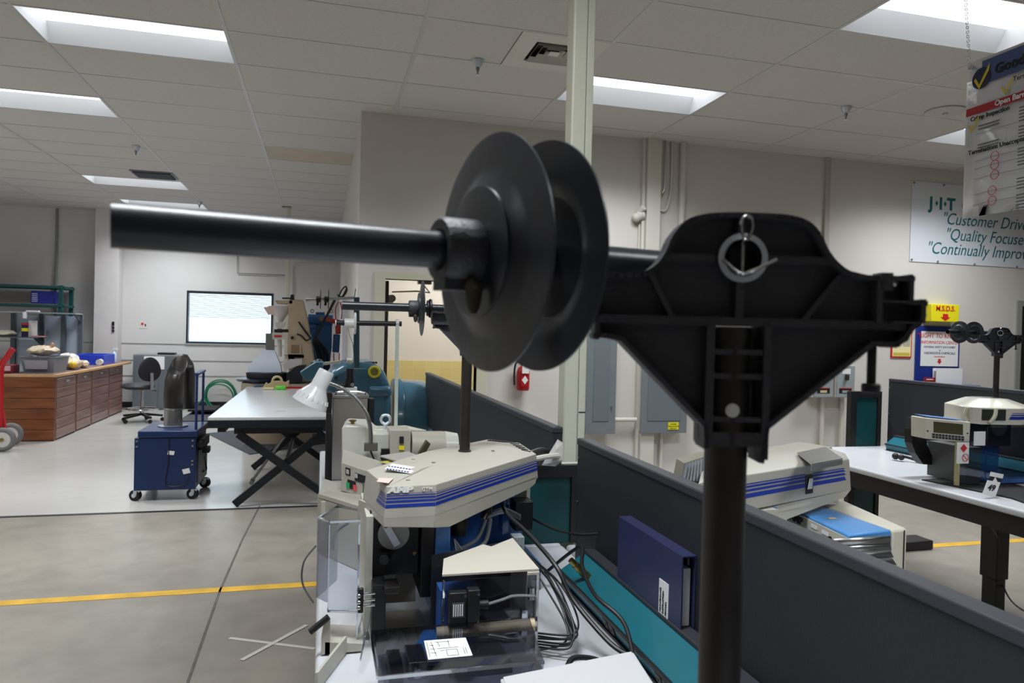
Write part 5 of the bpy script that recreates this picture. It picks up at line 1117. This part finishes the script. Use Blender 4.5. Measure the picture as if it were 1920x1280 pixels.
q4 = [W(938,1272,Z=.92),W(1188,1222,Z=.92),W(1232,1290,Z=.92),W(960,1345,Z=.92)]
MB().slab(q4, (0,0,-.158)).build('carton', mat('carton_white', (172,172,175), .7), t, bevel=.002)
MB().slab([p_+V(0,0,.0006) for p_ in [q4[0].lerp(q4[1],.02),q4[0].lerp(q4[1],.98),q4[3].lerp(q4[2],.98),q4[3].lerp(q4[2],.02)]], (0,0,.0012)).build('lid_flap', mat('carton_lid', (178,178,181), .65), t)
# cables along the bench
def cable(pts, r, label, mt_=black): return tag(MB().path(pts, r, 8, 8).build('power_cable', mt_), label, 'cable', None)
cable([(.62,1.92,.80),(.655,1.75,.92),(.63,1.66,.90),(.60,1.5,.89),(.63,1.40,.86),(.60,1.26,.80),(.60,1.20,.79)], .0048, 'thick black cable looping over the teal outlet strip')
cable([(.60,2.02,.93),(.66,1.95,.91),(.72,1.93,.90),(.770,1.91,.905)], .004, 'thin black cable running from the press to the partition')
cable([(.63,2.17,1.09),(.70,2.25,1.09),(.76,2.30,1.07)], .008, 'thick black cable leaving the rear of the press cover for the pole')
cable([(.62,2.14,1.075),(.70,2.2,1.075),(.768,2.25,1.07)], .009, 'cream pipe running from the press to the power pole', trimw)
for k in range(7):
    rj = lambda s_: random.uniform(-s_, s_)
    c_ = cable([(.50+rj(.01),1.74+.008*k,.935-.005*k),(.525+.004*k+rj(.004),1.64+rj(.02),.88+rj(.01)),(.545+.005*k+rj(.005),1.55+rj(.03),.825+rj(.01)),(.53+.004*k,1.49+rj(.02),.787+.003*k),(.475,1.50+.008*k,.777+.003*k)], .0024, 'thin black lead hanging in the bundle beside the wiring box'); c_['group'] = 'bundle of thin black leads'
for k, (y_, l_) in enumerate(((1.42,'upper'),(1.33,'middle'),(1.27,'lower'))):
    cable([(.50,y_-.02,.775),(.53,y_+.01,.785),(.585,y_,.778),(.60,y_-.08,.77)], .006, l_+' thick black lead lying between the wiring box and the teal strip')
tag(MB().box(.50,.53,1.83,1.87,BZ+.002,.93).build('grey_terminal_box', mat('terminal_grey', (130,136,142), .5), bevel=.002), 'small grey terminal box behind the wiring box of the press', 'box')
tp = [W(1016,872,Y=2.25),W(1046,823,Y=2.25),W(1056,830,Y=2.23),W(1056,862,Y=2.23),W(1042,874,Y=2.25)]
t = thing('paper_tag', 'crumpled printed paper hanging beside the cream pole', 'paper', tp[0]); MB().slab(tp, (0,.002,0)).build('sheet', mat('paper_grey', (196,194,190), .7, noise=.12, nscale=90), t)

# ================================================================ white machine with motor, lamp, steel guard
t = thing('cutting_machine', 'cream bench machine with motor, push buttons and eye bolt behind the nearest press', 'machine', (.2,2.6,BZ))
def N(px, py, y): return W(px, py, Y=y)
MB().slab([N(596,925,2.35),N(694,955,2.1),N(760,930,2.4),N(660,905,2.75)], (0,0,-.012)).build('base_top', beige, t)
a = N(596,926,2.35); bq = N(694,957,2.1); 
MB().slab([a+V(0,0,-.013),bq+V(0,0,-.013),V(bq.x,bq.y,BZ+.002),V(a.x,a.y,BZ+.002)], (.02,.3,0)).build('base_box', beige, t)
e = N(608,990,2.3); MB().bar(N(606,940,2.28),N(606,1010,2.28),.012,.012).build('corner_post', beige, t)
# control box
ca, cb2, cc_, cdd = N(640,866,2.42), N(722,893,2.30), N(722,945,2.30), N(640,920,2.42)
bxo = MB().slab([ca,cb2,cc_,cdd], (.012,.26,.0)).build('control_box', beige, t, bevel=.003)
uu = (cb2-ca).normalized(); vv = (ca-cdd).normalized(); nn = uu.cross(vv).normalized()
if nn.y > 0: nn = -nn
def ctl(fx_, fy_, w_, h_, mt_, nm, lift=.001, par=bxo):
    c = ca+(cb2-ca)*fx_+(cdd-ca)*fy_+nn*lift; return MB().obox(c, uu*w_/2, vv*h_/2, nn*.0008).build(nm, mt_, par, smooth=False)
ctl(.16,.25,.020,.024,inkb,'dark_frame'); ctl(.16,.25,.011,.014,mat('key_grey', (176,178,176), .5),'key',.0028)
ctl(.60,.34,.100,.026,inkb,'dark_frame'); ctl(.36,.29,.011,.014,mat('key_grey', (176,178,176), .5),'key',.0028)
ctl(.245,.66,.034,.028,inkb,'dark_frame'); ctl(.17,.71,.013,.018,mat('key_green', (40,160,96), .4),'green_button',.003); ctl(.33,.72,.014,.018,mat('key_red', (220,80,88), .4),'red_button',.003)
ctl(.66,.72,.036,.030,inkb,'dark_frame')
for fx_ in (.59,.75):
    c = ca+(cb2-ca)*fx_+(cdd-ca)*.74+nn*.0022; MB().tube(c,c+nn*.002,.0068,n=20).build('round_button', mat('key_pinkwhite', (226,196,190), .4), bxo)
lab_ = N(678,862,2.6); 
MB().slab([N(712,856,2.50),N(765,848,2.62),N(790,858,2.5),N(745,866,2.42)], (0,0,.004)).build('grey_hatch', mat('hatch_grey', (176,172,166), .4), t)
MB().slab([N(712,866,2.44),N(740,862,2.5),N(733,871,2.42)], (0,0,.0012)).build('warning_triangle', mat('warn_yellow', (200,188,90), .5), bxo)
# white housing
wm = mat('housing_white', (208,208,198), .28)
MB().slab([N(641,803,2.75),N(646,797,2.75),N(688,799,2.75),N(702,812,2.75),N(835-100,812,2.75),N(735,872,2.75),N(641,872,2.75)], (.02,.22,0)).build('housing', wm, t, bevel=.006)
MB().loft([[N(a_,c_,2.85) for a_,c_ in ((690,805),(760,800),(800,812),(735,830),(690,830))],[N(a_,c_,3.1) for a_,c_ in ((690,800),(760,797),(800,806),(735,826),(690,826))]]).build('hood', wm, t, bevel=.004)
MB().lathe([(.009,0),(.009,.012),(.007,.014),(.007,.022),(.014,.026),(.014,.030),(.006,.032),(0,.032)], N(661,800,2.8)+V(0,0,-.004), n=20).build('brass_valve', brass, t)
m0, m1 = N(735,833,2.72), N(853,836,2.72)
MB().slab([N(731,806,2.70),N(770,806,2.70),N(770,872,2.70),N(731,872,2.70)], (0,.12,0)).build('gear_box', mat('motor_cream', (178,174,160), .4), t, bevel=.003)
ms = MB().tube(N(770,836,2.74),N(832,836,2.74),.056,n=36).build('motor_body', mat('motor_cream', (178,174,160), .4), t)
q = MB(); a_, b2 = N(772,836,2.74), N(830,836,2.74)
for k in range(16): an = pi*(.65+k*.05); q.bar(a_+V(0,cos(an)*.057,sin(an)*.057)*-1+V(0,0,0), b2+V(0,cos(an)*.057,sin(an)*.057)*-1, .003,.004)
q.build('cooling_fins', mat('motor_fin', (128,125,112), .45), ms)
MB().tube(N(832,836,2.74),N(856,836,2.74),.058,.050,n=36).build('fan_cover', beige2, ms)
MB().slab([N(749,818,2.695),N(757,818,2.695),N(757,831,2.695),N(749,831,2.695)],(0,-.002,0)).build('black_label', inkb, ms); MB().slab([N(748,835,2.695),N(758,835,2.695),N(758,843,2.695),N(748,843,2.695)],(0,-.002,0)).build('yellow_label', yellow, ms)
MB().slab([N(784,852,2.60),N(800,825,2.60),N(808,832,2.60),N(797,852,2.60)],(0,.03,0)).build('motor_plug', mat('plug_olive', (66,62,40), .4), ms, bevel=.004)
MB().box(N(714,845,2.73).x,N(736,845,2.73).x,2.70,2.76,.985,1.005).build('black_bracket', black, t); MB().slab([N(715,842,2.72),N(736,842,2.72),N(736,858,2.72),N(715,858,2.72)],(0,.02,0)).build('black_block', black, t)
er = N(723,786,2.85); MB().ring(er,(0,1,0),.0175,.0055,28).tube(er+V(0,0,-.045),er+V(0,0,-.02),.007,n=12).build('eye_bolt', zinc, t)
# wire stand with bar
t = thing('wire_stand', 'thin white stand carrying a black bar with a white spool hub', 'stand', N(743,800,3.0))
yS = 3.0; s_top, s_bot = N(745,604,yS), N(742,800,yS)
MB().bar((s_bot.x,yS,1.06),(s_top.x,yS,s_top.z+.012),.013,.02,up=(0,1,0)).build('stand_post', mat('post_palegreen', (192,202,194), .4), t)
ba_, bb_ = N(630,605,yS), N(753,607,yS)
rod = MB().tube(ba_,bb_,.0105,n=18).build('black_bar', black, t)
MB().tube(ba_+V(-.003,0,0),ba_+V(.001,0,0),.012).tube(s_top+V(-.006,0,0),s_top+V(.006,0,0),.0135).build('bar_collar', paper, rod)
c = N(660,606,yS)
MB().tube(c+V(-.03,0,0),c+V(.016,0,0),.019,n=28).lathe([(0,0),(.042,.0),(.046,.004),(.042,.008),(0,.008)], c+V(.008,0,0), (1,0,0), 32).build('spool_hub', white, rod)
MB().path([c+V(-.015,0,-.019),c+V(-.008,0,-.05),c+V(.006,0,-.09),c+V(.012,0,-.16),c+V(.012,.0,-.2)], .0015, 5, 4).build('hanging_wire', chrome, rod)
# steel guard box
t = thing('steel_guard_box', 'brushed steel guard box with top handle and air regulator', 'box', (.14,3.6,BZ)); yG = 3.45
ga, gb = N(624,744,yG), N(690,745,yG)
MB().box(ga.x,gb.x,yG,yG+.14,BZ+.002,ga.z-.006).build('guard_shell', mat('guard_steel', (176,172,166), .3, .9, bump=.05), t, bevel=.003)
MB().box(ga.x-.004,gb.x+.005,yG-.006,yG+.148,ga.z-.0055,ga.z+.008).build('top_flange', steel, t, bevel=.002)
MB().path([(ga.x+.015,yG+.02,ga.z+.008),(ga.x+.025,yG+.02,ga.z+.022),(gb.x-.025,yG+.02,ga.z+.022),(gb.x-.012,yG+.02,ga.z+.008)], .004, 8, 4).build('handle', chrome, t)
MB().box(ga.x-.028,ga.x-.005,yG-.02,yG+.1,BZ+.002,ga.z+.02).build('black_side_edge', black, t)
MB().box(gb.x+.006,gb.x+.03,yG-.0,yG+.1,BZ+.2,ga.z-.01).build('black_back_edge', black, t)
for px_ in (629,685): MB().tube(N(px_,754,yG-.002),N(px_,754,yG-.006),.003,n=8).build('rivet', steel, t)
rz_ = ga.z+.009; rx_ = N(655,735,yG+.08).x
MB().box(rx_-.02,rx_+.035,yG+.05,yG+.12,rz_,rz_+.03).build('regulator_base', paper, t)
MB().tube((rx_,yG+.08,rz_+.0305),(rx_,yG+.08,rz_+.075),.022).tube((rx_,yG+.08,rz_+.075),(rx_,yG+.08,rz_+.12),.018,n=20).tube((rx_-.06,yG+.08,rz_+.04),(rx_-.02,yG+.08,rz_+.04),.012).build('air_regulator', black, t)
MB().tube((rx_+.012,yG+.055,rz_+.045),(rx_+.012,yG+.045,rz_+.045),.009).tube((rx_-.055,yG+.06,rz_+.03),(rx_-.055,yG+.05,rz_+.03),.008).build('gauge', chrome, t)
tag(MB().slab([W(612,902,Y=2.9),W(624,902,Y=2.9),W(624,910,Y=2.9),W(621,925,Y=2.7),W(608,925,Y=2.7),W(612,880,Y=2.9),W(613,800,Y=2.9),W(622,800,Y=2.9),W(623,880,Y=2.9)][0:0] or [W(613,775,Y=2.95),W(622,775,Y=2.95),W(622,905,Y=2.95),W(620,922,Y=2.95),W(609,922,Y=2.95),W(613,890,Y=2.95)], (0,.01,0)).build('rubber_strip', rubber), 'narrow black rubber strip hanging at the left edge of the white bench', 'strip')
# gooseneck lamp
t = thing('gooseneck_lamp', 'white desk lamp on a chrome gooseneck clamped to the cream machine', 'lamp', N(697,846,2.72)); yL = 2.70
MB().box(N(683,838,yL).x,N(708,838,yL).x,yL-.008,yL+.018,N(695,845,yL).z-.0,N(695,831,yL).z).build('mount_block', mat('mount_dark', (92,90,80), .5), t)
MB().path([N(695,832,yL),N(695,815,yL),N(693,795,yL),N(685,772,yL),N(665,746,yL),N(640,727,yL),N(614,717,yL)], .0078, 12, 8).build('gooseneck', mat('goose_chrome', (160,160,162), .25, 1, bump=.3, bscale=400), t)
MB().path([N(695,845,yL-.01),N(700,858,yL-.012),N(706,872,yL-.02)], .004, 6).build('lamp_cord', black, t)
p_t, p_b = N(612,697,yL), N(580,758,yL); ax_ = (p_b-p_t).normalized(); L_ = (p_b-p_t).length
sh = MB().lathe([(0,-.004),(.026,-.004),(.029,0),(.030,L_*.42),(.034,L_*.50),(.050,L_*.68),(.060,L_*.85),(.066,L_*1.0),(.064,L_*1.0),(.058,L_*.85),(.048,L_*.68),(.028,L_*.5),(0,L_*.45)], p_t, ax_, 40).build('lamp_shade', mat('shade_white', (220,222,224), .22), t)
MB().ball(p_t+ax_*L_*.7, .026).build('bulb', paper, sh)
q = MB(); u_, v_, _ = frame(ax_)
for k in range(18): an = 2*pi*k/18; r_ = u_*cos(an)+v_*sin(an); q.bar(p_t+ax_*L_*.74+r_*.0555, p_t+ax_*L_*.84+r_*.061, .003, .003)
q.build('shade_vents', paper, sh)

# ================================================================ press beyond the long partition
t = thing('terminal_press', 'cream press with blue stripes beyond the long dark partition', 'press', (1.2,1.7,BZ))
z1_, z2_, z0_ = 1.125, 1.145, 1.035
rim = [R3(a,c,z1_) for a,c in ((1310,905),(1415,888),(1592,861),(1588,852),(1480,836),(1325,850))]
rim[3] = R3(1585,850,z1_); 
cen2 = sum(rim, V(0,0,0))/6
lowr = [V(p.x,p.y,z0_) for p in inset(rim,1.04,z0_,cen2)]
rid = [R3(1345,872,z2_), R3(1425,855,z2_), R3(1575,848,z2_), R3(1550,838,z2_), R3(1480,832,z2_), R3(1345,852,z2_)]
cv = MB().loft([lowr, rim, rid]).build('top_cover', beige, t, bevel=.002)
low, rim1 = lowr, rim
def on2(i, j, s_, h, lift=.0012):
    a = lowr[i].lerp(lowr[j], s_); bq = rim[i].lerp(rim[j], s_); n_ = (lowr[j]-lowr[i]).cross(V(0,0,1)).normalized(); return a.lerp(bq, h)+n_*lift
q = MB()
for h0, h1 in ((.36,.48),(.53,.60),(.64,.70),(.73,.76)):
    q.poly([on2(1,2,0,h0),on2(1,2,.50,h0),on2(1,2,.50,h1),on2(1,2,0,h1)]); q.poly([on2(1,2,.58,h0),on2(1,2,.95,h0),on2(1,2,.95-.04*h1,h1),on2(1,2,.58,h1)])
    q.poly([on2(0,1,0,h0),on2(0,1,1,h0),on2(0,1,1,h1),on2(0,1,0,h1)])
q.build('blue_stripes', sblue, cv, smooth=False)
MB().slab([on2(1,2,.50,.16,.002),on2(1,2,.575,.16,.002),on2(1,2,.575,.72,.002),on2(1,2,.50,.72,.002)], (0,.001,0)).build('latch_recess', black, cv)
MB().slab([on2(1,2,.51,.30,.004),on2(1,2,.555,.30,.004),on2(1,2,.565,.62,.004),on2(1,2,.53,.62,.004)], (0,-.003,0)).build('latch', white, cv, bevel=.001)
MB().slab([R3(1494,850,z2_+.004),R3(1548,839,z2_+.004),R3(1580,861,z2_+.004),R3(1522,872,z2_+.004)], (0,0,.003)).slab([R3(1522,872,z2_+.007),R3(1580,861,z2_+.007),R3(1580,861,z2_+.007)-V(0,.0,.014),R3(1522,872,z2_+.007)-V(0,0,.014)], (0,.002,0)).build('steel_plate', steel, t)
MB().slab([lowr[1]+V(-.03,0,.001),lowr[2]+V(0,0,.001),lowr[2]+V(-.02,0,-.02),lowr[1]+V(.03,0,-.05),lowr[1]+V(0,0,-.02)], (0,.02,0)).build('cover_skirt', beige, cv)
gr = [R3(1283,866,1.12),R3(1328,852,1.12)]
v0, v1 = W(1283,868,Y=1.62), W(1330,853,Y=1.72); v0b, v1b = W(1276,906,Y=1.60), W(1330,905,Y=1.68)
gq = MB().slab([v0,v1,v1b,v0b], (.01,.06,0)).build('grille_housing', mat('grille_beige', (120,116,102), .5), t)
q = MB()
for k in range(9): q.bar(v0.lerp(v1,(k+.5)/9)+V(0,-.004,-.002), v0b.lerp(v1b,(k+.5)/9)+V(0,-.004,.006), .007, .006, up=(0,1,0))
q.build('grille_fins', mat('fin_grey', (120,124,130), .4, .4), gq)
MB().slab([R3(1440,838,1.12),R3(1500,828,1.12),R3(1560,838,1.12),R3(1500,850,1.12)],(0,0,-.06)).build('rear_housing', mat('rear_beige', (170,166,152), .5), t)
MB().box(1.0,1.15,1.62,1.9,BZ+.002,1.03).build('cream_body', beige, t); MB().box(1.16,1.42,1.99,2.10,BZ+.002,1.02).build('blue_body', lblue, t, bevel=.003)
MB().box(1.43,1.48,1.80,1.94,.99,1.03).build('clear_guard', acry, t); MB().box(1.151,1.16,1.64,1.70,.9,1.03).build('blue_edge', lblue, t)
# control module
t = thing('control_module', 'blue and cream control module with perforated side beside the far press', 'control unit', (1.38,1.7,BZ))
zz = .985; a, bq, c, d = R3(1478,950,zz), R3(1590,1003,zz), R3(1702,990,zz), R3(1575,934,zz); hgt = .12
dn = V(0,0,-hgt); mcream = mat('module_cream', (198,194,178), .4)
s1, s2 = a.lerp(d,.46), bq.lerp(c,.72)
mb_ = MB().slab([a,bq,s2,s1], dn).build('blue_part', mat('module_blue', (74,138,200), .32, noise=.04), t, bevel=.004)
MB().slab([s1+V(.001,0,0),s2+V(.001,0,0),c,d], dn).build('cream_part', mcream, t, bevel=.008, seg=3)
nf = (bq-a).cross(V(0,0,1)).normalized()*-1
nf = V(-1,-.1,0).normalized() if nf.x > 0 else nf
sf = MB().slab([a+nf*.001+V(0,0,-.006),bq+nf*.001+V(0,0,-.006),bq+nf*.001+dn,a+nf*.001+dn], nf*.003).build('perforated_face', mcream, t)
q = MB()
for i in range(14):
    for j in range(8): c0_ = a.lerp(bq,.47+i*.036)+nf*.0045+V(0,0,-.035-j*.008); q.obox(c0_, (bq-a).normalized()*.0022, V(0,0,.0022), nf*.0005)
q.build('perforations', black, sf, smooth=False)
uu2 = (bq-a).normalized()
text('lettering', 'AMP', .028, inkb, sf, a.lerp(bq,.06)+nf*.0055+V(0,0,-.03), uu2, V(0,0,1), bold=.001, sx=1.25)
MB().obox(a.lerp(bq,.27)+nf*.006+V(0,0,-.055), uu2*.035, V(0,0,.014), nf*.001).build('black_socket', black, sf)
for f_, z_ in ((.50,-.018),(.68,-.020)): MB().obox(a.lerp(bq,f_)+nf*.0055+V(0,0,z_), uu2*.016, V(0,0,.005), nf*.0006).build('white_label', paper, sf)
MB().obox(a.lerp(bq,.50)+nf*.007+V(0,0,-.085), uu2*.025, V(0,0,.010), nf*.001).build('blue_label', sblue, sf)
MB().slab([a.lerp(d,.2).lerp(bq.lerp(s2,.4),.52)+V(0,0,.0005)+V(dx_,dy_,0) for dx_,dy_ in ((-.01,-.005),(.012,-.008),(.016,.006),(-.004,.009))], (0,0,.0006)).build('worn_patch', mat('patch_tan', (206,172,140), .6), mb_)
cl_ = (s2+c)/2; MB().slab([bq.lerp(c,.93)+V(.0,-.001,-.004),bq.lerp(c,.945)+V(0,-.001,-.004),bq.lerp(c,.945)+V(0,-.001,-hgt+.006),bq.lerp(c,.93)+V(0,-.001,-hgt+.006)], (0,-.001,0)).build('seam', inkb, t)
MB().box(1.28,1.5,1.62,1.85,BZ+.002,.86).build('module_stand', grey, t)
# curved steel chute
t = thing('steel_chute', 'curved brushed steel chute leaning on the control module', 'chute', (1.3,1.48,.76))
rows = []
for k in range(11):
    an = k/10*1.25; zq = .985-.16*sin(an)/sin(1.25)*1.2+.0; yq = 1.50-.09*(1-cos(an))
    rows.append((yq, .985-.155*k/10*1.15))
q = MB(); xl, xr = 1.222, 1.388
for k in range(10):
    (ya_,za_),(yb_,zb2) = rows[k], rows[k+1]; q.add([(xl,ya_,za_),(xr,ya_-.0,za_-.0),(xr+.004*k,yb_,zb2),(xl,yb_,zb2)], [(0,1,2,3)])
o = q.build('chute_sheet', steel, t); md = o.modifiers.new('thick','SOLIDIFY'); md.thickness = .002
MB().slab([(1.216,1.50,.99),(1.221,1.48,.94),(1.221,1.47,.9),(1.20,1.52,.93)], (0,.01,0)).build('black_edge', black, t)
# small black box on the floor
t = thing('floor_junction_box', 'small black junction box on the floor at the yellow line', 'box', (4.2,4.3,.0)); fa = W(1712,1033,Z=.002); fb = W(1750,1030,Z=.002)
MB().slab([fa+V(-.15,0,0),fb,fb+V(0,.16,0),fa+V(-.15,.16,0)], (0,0,.065)).build('box', black, t, bevel=.008)

# ================================================================ right bench machine
t = thing('terminal_press', 'small cream and blue press with display panel on the right bench', 'press', (3.35,3.05,BZ))
tilt = 0; X0 = 3.38; Yc = 3.1
oct_ = [(-.13,-.05),(-.10,-.14),(.10,-.18),(.24,-.14),(.26,.08),(.10,.16),(-.07,.12)]
o1 = [V(X0+a,Yc+c,1.075) for a,c in oct_]; o2 = [V(X0+a,Yc+c,1.145) for a,c in oct_]; o3 = [V(X0+.04+a*.45,Yc+c*.5,1.185) for a,c in oct_]
o0 = [V(X0+a*1.04,Yc+c*1.04,1.06) for a,c in oct_]
cv = MB().loft([o0,o1,o2,o3]).build('top_cover', mat('cover_gloss', (206,204,190), .2, coat=.4), t, bevel=.003)
def on3(i, j, s_, h, lift=.002):
    a = o1[i].lerp(o1[j], s_); bq = o2[i].lerp(o2[j], s_); n_ = (o1[j]-o1[i]).cross(V(0,0,1)).normalized(); return a.lerp(bq, h)+n_*lift
q = MB()
for h0,h1 in ((.18,.40),(.46,.54),(.62,.66)): q.poly([on3(2,3,.0,h0),on3(2,3,1,h0),on3(2,3,1,h1),on3(2,3,0,h1)])
for h0,h1 in ((.18,.40),(.46,.54),(.62,.66)): q.poly([on3(1,2,.68+h0*.2,h0),on3(1,2,1,h0),on3(1,2,1,h1),on3(1,2,.68+h1*.2,h1)])
q.build('blue_stripes', sblue, cv, smooth=False)
MB().slab([on3(1,2,.0,.12,.002),on3(1,2,.62,.12,.002),on3(1,2,.62,.9,.002),on3(1,2,.0,.9,.002)], (0,-.003,0)).build('dark_window', mat('window_green', (50,56,48), .3), cv)
MB().path([on3(1,2,.35,.95,.006),on3(1,2,.30,.4,.012),on3(1,2,.18,-.1,.008)], .010, 8, 4).build('pale_strap', mat('strap_cream', (206,204,176), .5), cv)
MB().path([on3(0,1,.3,.95,.006),on3(0,1,.2,.3,.01),on3(0,1,.35,-.1,.01)], .009, 8, 4).build('pale_strap', mat('strap_cream', (206,204,176), .5), cv)
MB().box(X0-.07,X0+.2,Yc-.05,Yc+.1,.93,1.058).build('ram_housing', mat('dark_press', (46,48,54), .4), t); MB().box(X0-.04,X0+.16,Yc-.02,Yc+.1,BZ+.03,.93).build('blue_column', lblue, t, bevel=.004); MB().box(X0-.06,X0+.16,Yc-.20,Yc+.12,BZ+.008,BZ+.029).build('blue_base', lblue, t)
dk = W(1878,800,Y=Yc-.07); MB().tube((dk.x,Yc-.051,dk.z),(dk.x,Yc-.06,dk.z),.05,n=32).build('crank_disc', mat('disc_steel', (150,150,146), .4, .6), t)
MB().box(X0-.14,X0+.26,Yc-.215,Yc-.211,.80,1.055).build('clear_guard_front', acryg, t); MB().box(X0-.30,X0-.142,Yc-.21,Yc-.206,.775,.985).build('clear_guard_left', acryg, t); MB().box(X0-.24,X0-.15,Yc-.19,Yc+.05,BZ+.008,.95).build('feed_box', mat('feed_grey', (84,86,84), .5), t)
MB().box(X0-.315,X0-.301,Yc-.21,Yc-.19,BZ+.006,.98).build('cream_edge', mat('edge_tan', (170,160,120), .5), t)
l1 = W(1837,822,Y=Yc-.218); MB().box(l1.x-.035,l1.x+.035,Yc-.2185,Yc-.2155,l1.z-.035,l1.z+.035).build('white_label', paper, t)
l2 = W(1806,850,Y=Yc-.213); lb = MB().box(l2.x-.038,l2.x+.035,Yc-.2135,Yc-.2105,l2.z-.05,l2.z+.055).build('warning_sheet', paper, t)
MB().slab([(l2.x,Yc-.215,l2.z+.048),(l2.x+.02,Yc-.215,l2.z+.027),(l2.x,Yc-.215,l2.z+.006),(l2.x-.02,Yc-.215,l2.z+.027)],(0,-.001,0)).build('red_diamond', inkr, lb); MB().ring((l2.x+.012,Yc-.2155,l2.z-.02),(0,1,0),.018,.0016,20,5).bar((l2.x,Yc-.2155,l2.z-.008),(l2.x+.024,Yc-.2155,l2.z-.032),.002,.002).build('red_circle', inkr, lb)
# display unit on the press
d0 = W(1734,783,Y=2.98); d1_ = W(1820,791,Y=2.90); d3 = W(1734,822,Y=2.98); d2_ = W(1818,831,Y=2.90)
ds = MB().slab([d0,d1_,d2_,d3], (.01,.10,0)).build('display_unit', mat('display_cream', (206,202,188), .4), t, bevel=.004)
MB().slab([d0+V(.02,.012,.004),d1_+V(-.02,.012,.004),d1_+V(-.01,.1,.006),d0+V(.03,.1,.006)], (0,0,.003)).build('blue_top', lblue, ds)
uf = (d1_-d0); vf = (d3-d0); nf2 = uf.cross(vf).normalized(); nf2 = nf2 if nf2.y < 0 else -nf2
def DP(a0_,a1_,c0_,c1_,mt_,nm,lf=.001): return MB().slab([d0+uf*a0_+vf*c0_+nf2*lf,d0+uf*a1_+vf*c0_+nf2*lf,d0+uf*a1_+vf*c1_+nf2*lf,d0+uf*a0_+vf*c1_+nf2*lf], nf2*.001).build(nm, mt_, ds, smooth=False)
DP(.19,.83,.14,.66,mat('screen_olive', (62,58,26), .2),'screen'); kp = DP(.15,.86,.70,.94,mat('keypad_grey', (140,140,138), .5),'keypad')
q = MB()
for i in range(10):
    for j in range(2): cc0 = d0+uf*(.19+i*.07)+vf*(.76+j*.12)+nf2*.0025; q.obox(cc0, uf.normalized()*.005, vf.normalized()*.0045, nf2*.0006)
q.build('keys', inkb, kp)
for a_, c_ in ((.06,.62),(.93,.55)): cc0 = d0+uf*a_+vf*c_+nf2*.001; MB().tube(cc0,cc0+nf2*.002,.004,n=10).build('screw', inkb, ds)
# curved black chute left of it
q = MB(); pv = [(1717,784),(1722,786),(1715,805),(1714,830),(1722,850),(1735,865),(1757,872)]
pi_ = [(1737,784),(1733,800),(1733,825),(1740,845),(1750,860),(1762,869)]
t2 = thing('black_chute', 'curved black chute standing left of the display on the right bench', 'chute', W(1740,870,Y=3.12))
outp = [W(a,c,Y=3.12) for a,c in ((1716,784),(1710,805),(1710,830),(1717,850),(1731,870))]; 
q = MB()
inp = [W(a,c,Y=3.12) for a,c in ((1738,785),(1735,803),(1738,832),(1748,855),(1759,872))]
for k in range(4): q.slab([outp[k],outp[k+1],inp[k+1],inp[k]], (0,.05,0))
bl_ = q.build('chute_sheet', black, t2)
t3 = thing('number_card', 'white card reading 49 leaning at the foot of the small right press', 'card', W(1860,918,Y=2.665)); ncx = [W(a,c,Y=2.665) for a,c in ((1852,900),(1876,904),(1866,932),(1842,926))]
MB().slab(ncx, (0,.002,0)).build('card', paper, t3); un = (ncx[1]-ncx[0]).normalized(); vn = (ncx[0]-ncx[3]).normalized()
text('lettering', '49', .042, inkb, t3, ncx[3].lerp(ncx[1],.34)+V(0,-.002,.005)-un*.008-vn*.006, un, vn, bold=.001); 
t3 = thing('tag_card', 'small dark tag with white top and triangle above the number card', 'tag', W(1866,890,Y=2.70)); MB().slab([W(a,c,Y=2.70) for a,c in ((1858,884),(1882,889),(1880,897),(1856,892))],(0,.002,0)).build('white_strip', paper, t3); MB().slab([W(a,c,Y=2.70) for a,c in ((1857,892.5),(1879,897.5),(1877,905),(1854,901))],(0,.002,0)).build('dark_part', inkb, t3); MB().slab([W(a,c,Y=2.697) for a,c in ((1866,894),(1870,903),(1861,902))],(0,-.001,0)).build('triangle', paper, t3)
tag(MB().slab([W(1728,900,Z=BZ+.0006),W(1850,893,Z=BZ+.0006),W(1960,925,Z=BZ+.0006),W(1960,958,Z=BZ+.0006),W(1897,935,Z=BZ+.0006)], (0,0,.005)).build('rubber_mat', rubber), 'black rubber mat under the small right press', 'mat')
tag(MB().path([W(1683,855,Z=.79),W(1700,857,Z=.785),W(1725,864,Z=.775),W(1750,868,Z=.77)], .008, 8).ball(W(1679,855,Z=.785),.02).ball(W(1690,857,Z=.785),.018).build('power_plug', black), 'black plugs and lead lying on the right bench', 'cable')
tag(MB().path([W(1870,985,Z=.60)+V(0,.05,0),W(1876,1020,Y=3.0),W(1877,1060,Y=3.0),W(1882,1100,Y=2.95),W(1905,1135,Y=2.8),W(1960,1165,Y=2.6)], .004, 6).build('hanging_cable', mat('cable_dark', (60,60,62), .5)), 'thin cable hanging from the right bench beside its leg', 'cable')
r3_ = reel_holder('small distant reel holder with two black discs on the right bench press', 'wire reel holders', ph=.215, phi=22, s_end=.245, discs=(.165,.045), collar=False, dk=.70)
q_ = W(1866,744,Y=3.12); place(r3_, (q_.x,q_.y,1.1855), -.30)
# white tape cross on the floor
a, bq = W(430,1196,Z=0), W(590,1216,Z=0); t = thing('tape_cross', 'white tape cross stuck on the concrete floor', 'tape', (-.3,3.6,0))
tm = mat('tape_white', (190,186,176), .6)
MB().bar(a+V(0,0,.0012),bq+V(0,0,.0012),.022,.001).build('tape_strip', tm, t); a, bq = W(453,1238,Z=0), W(575,1172,Z=0); MB().bar(a+V(0,0,.0026),bq+V(0,0,.0026),.022,.001).build('tape_strip', tm, t)
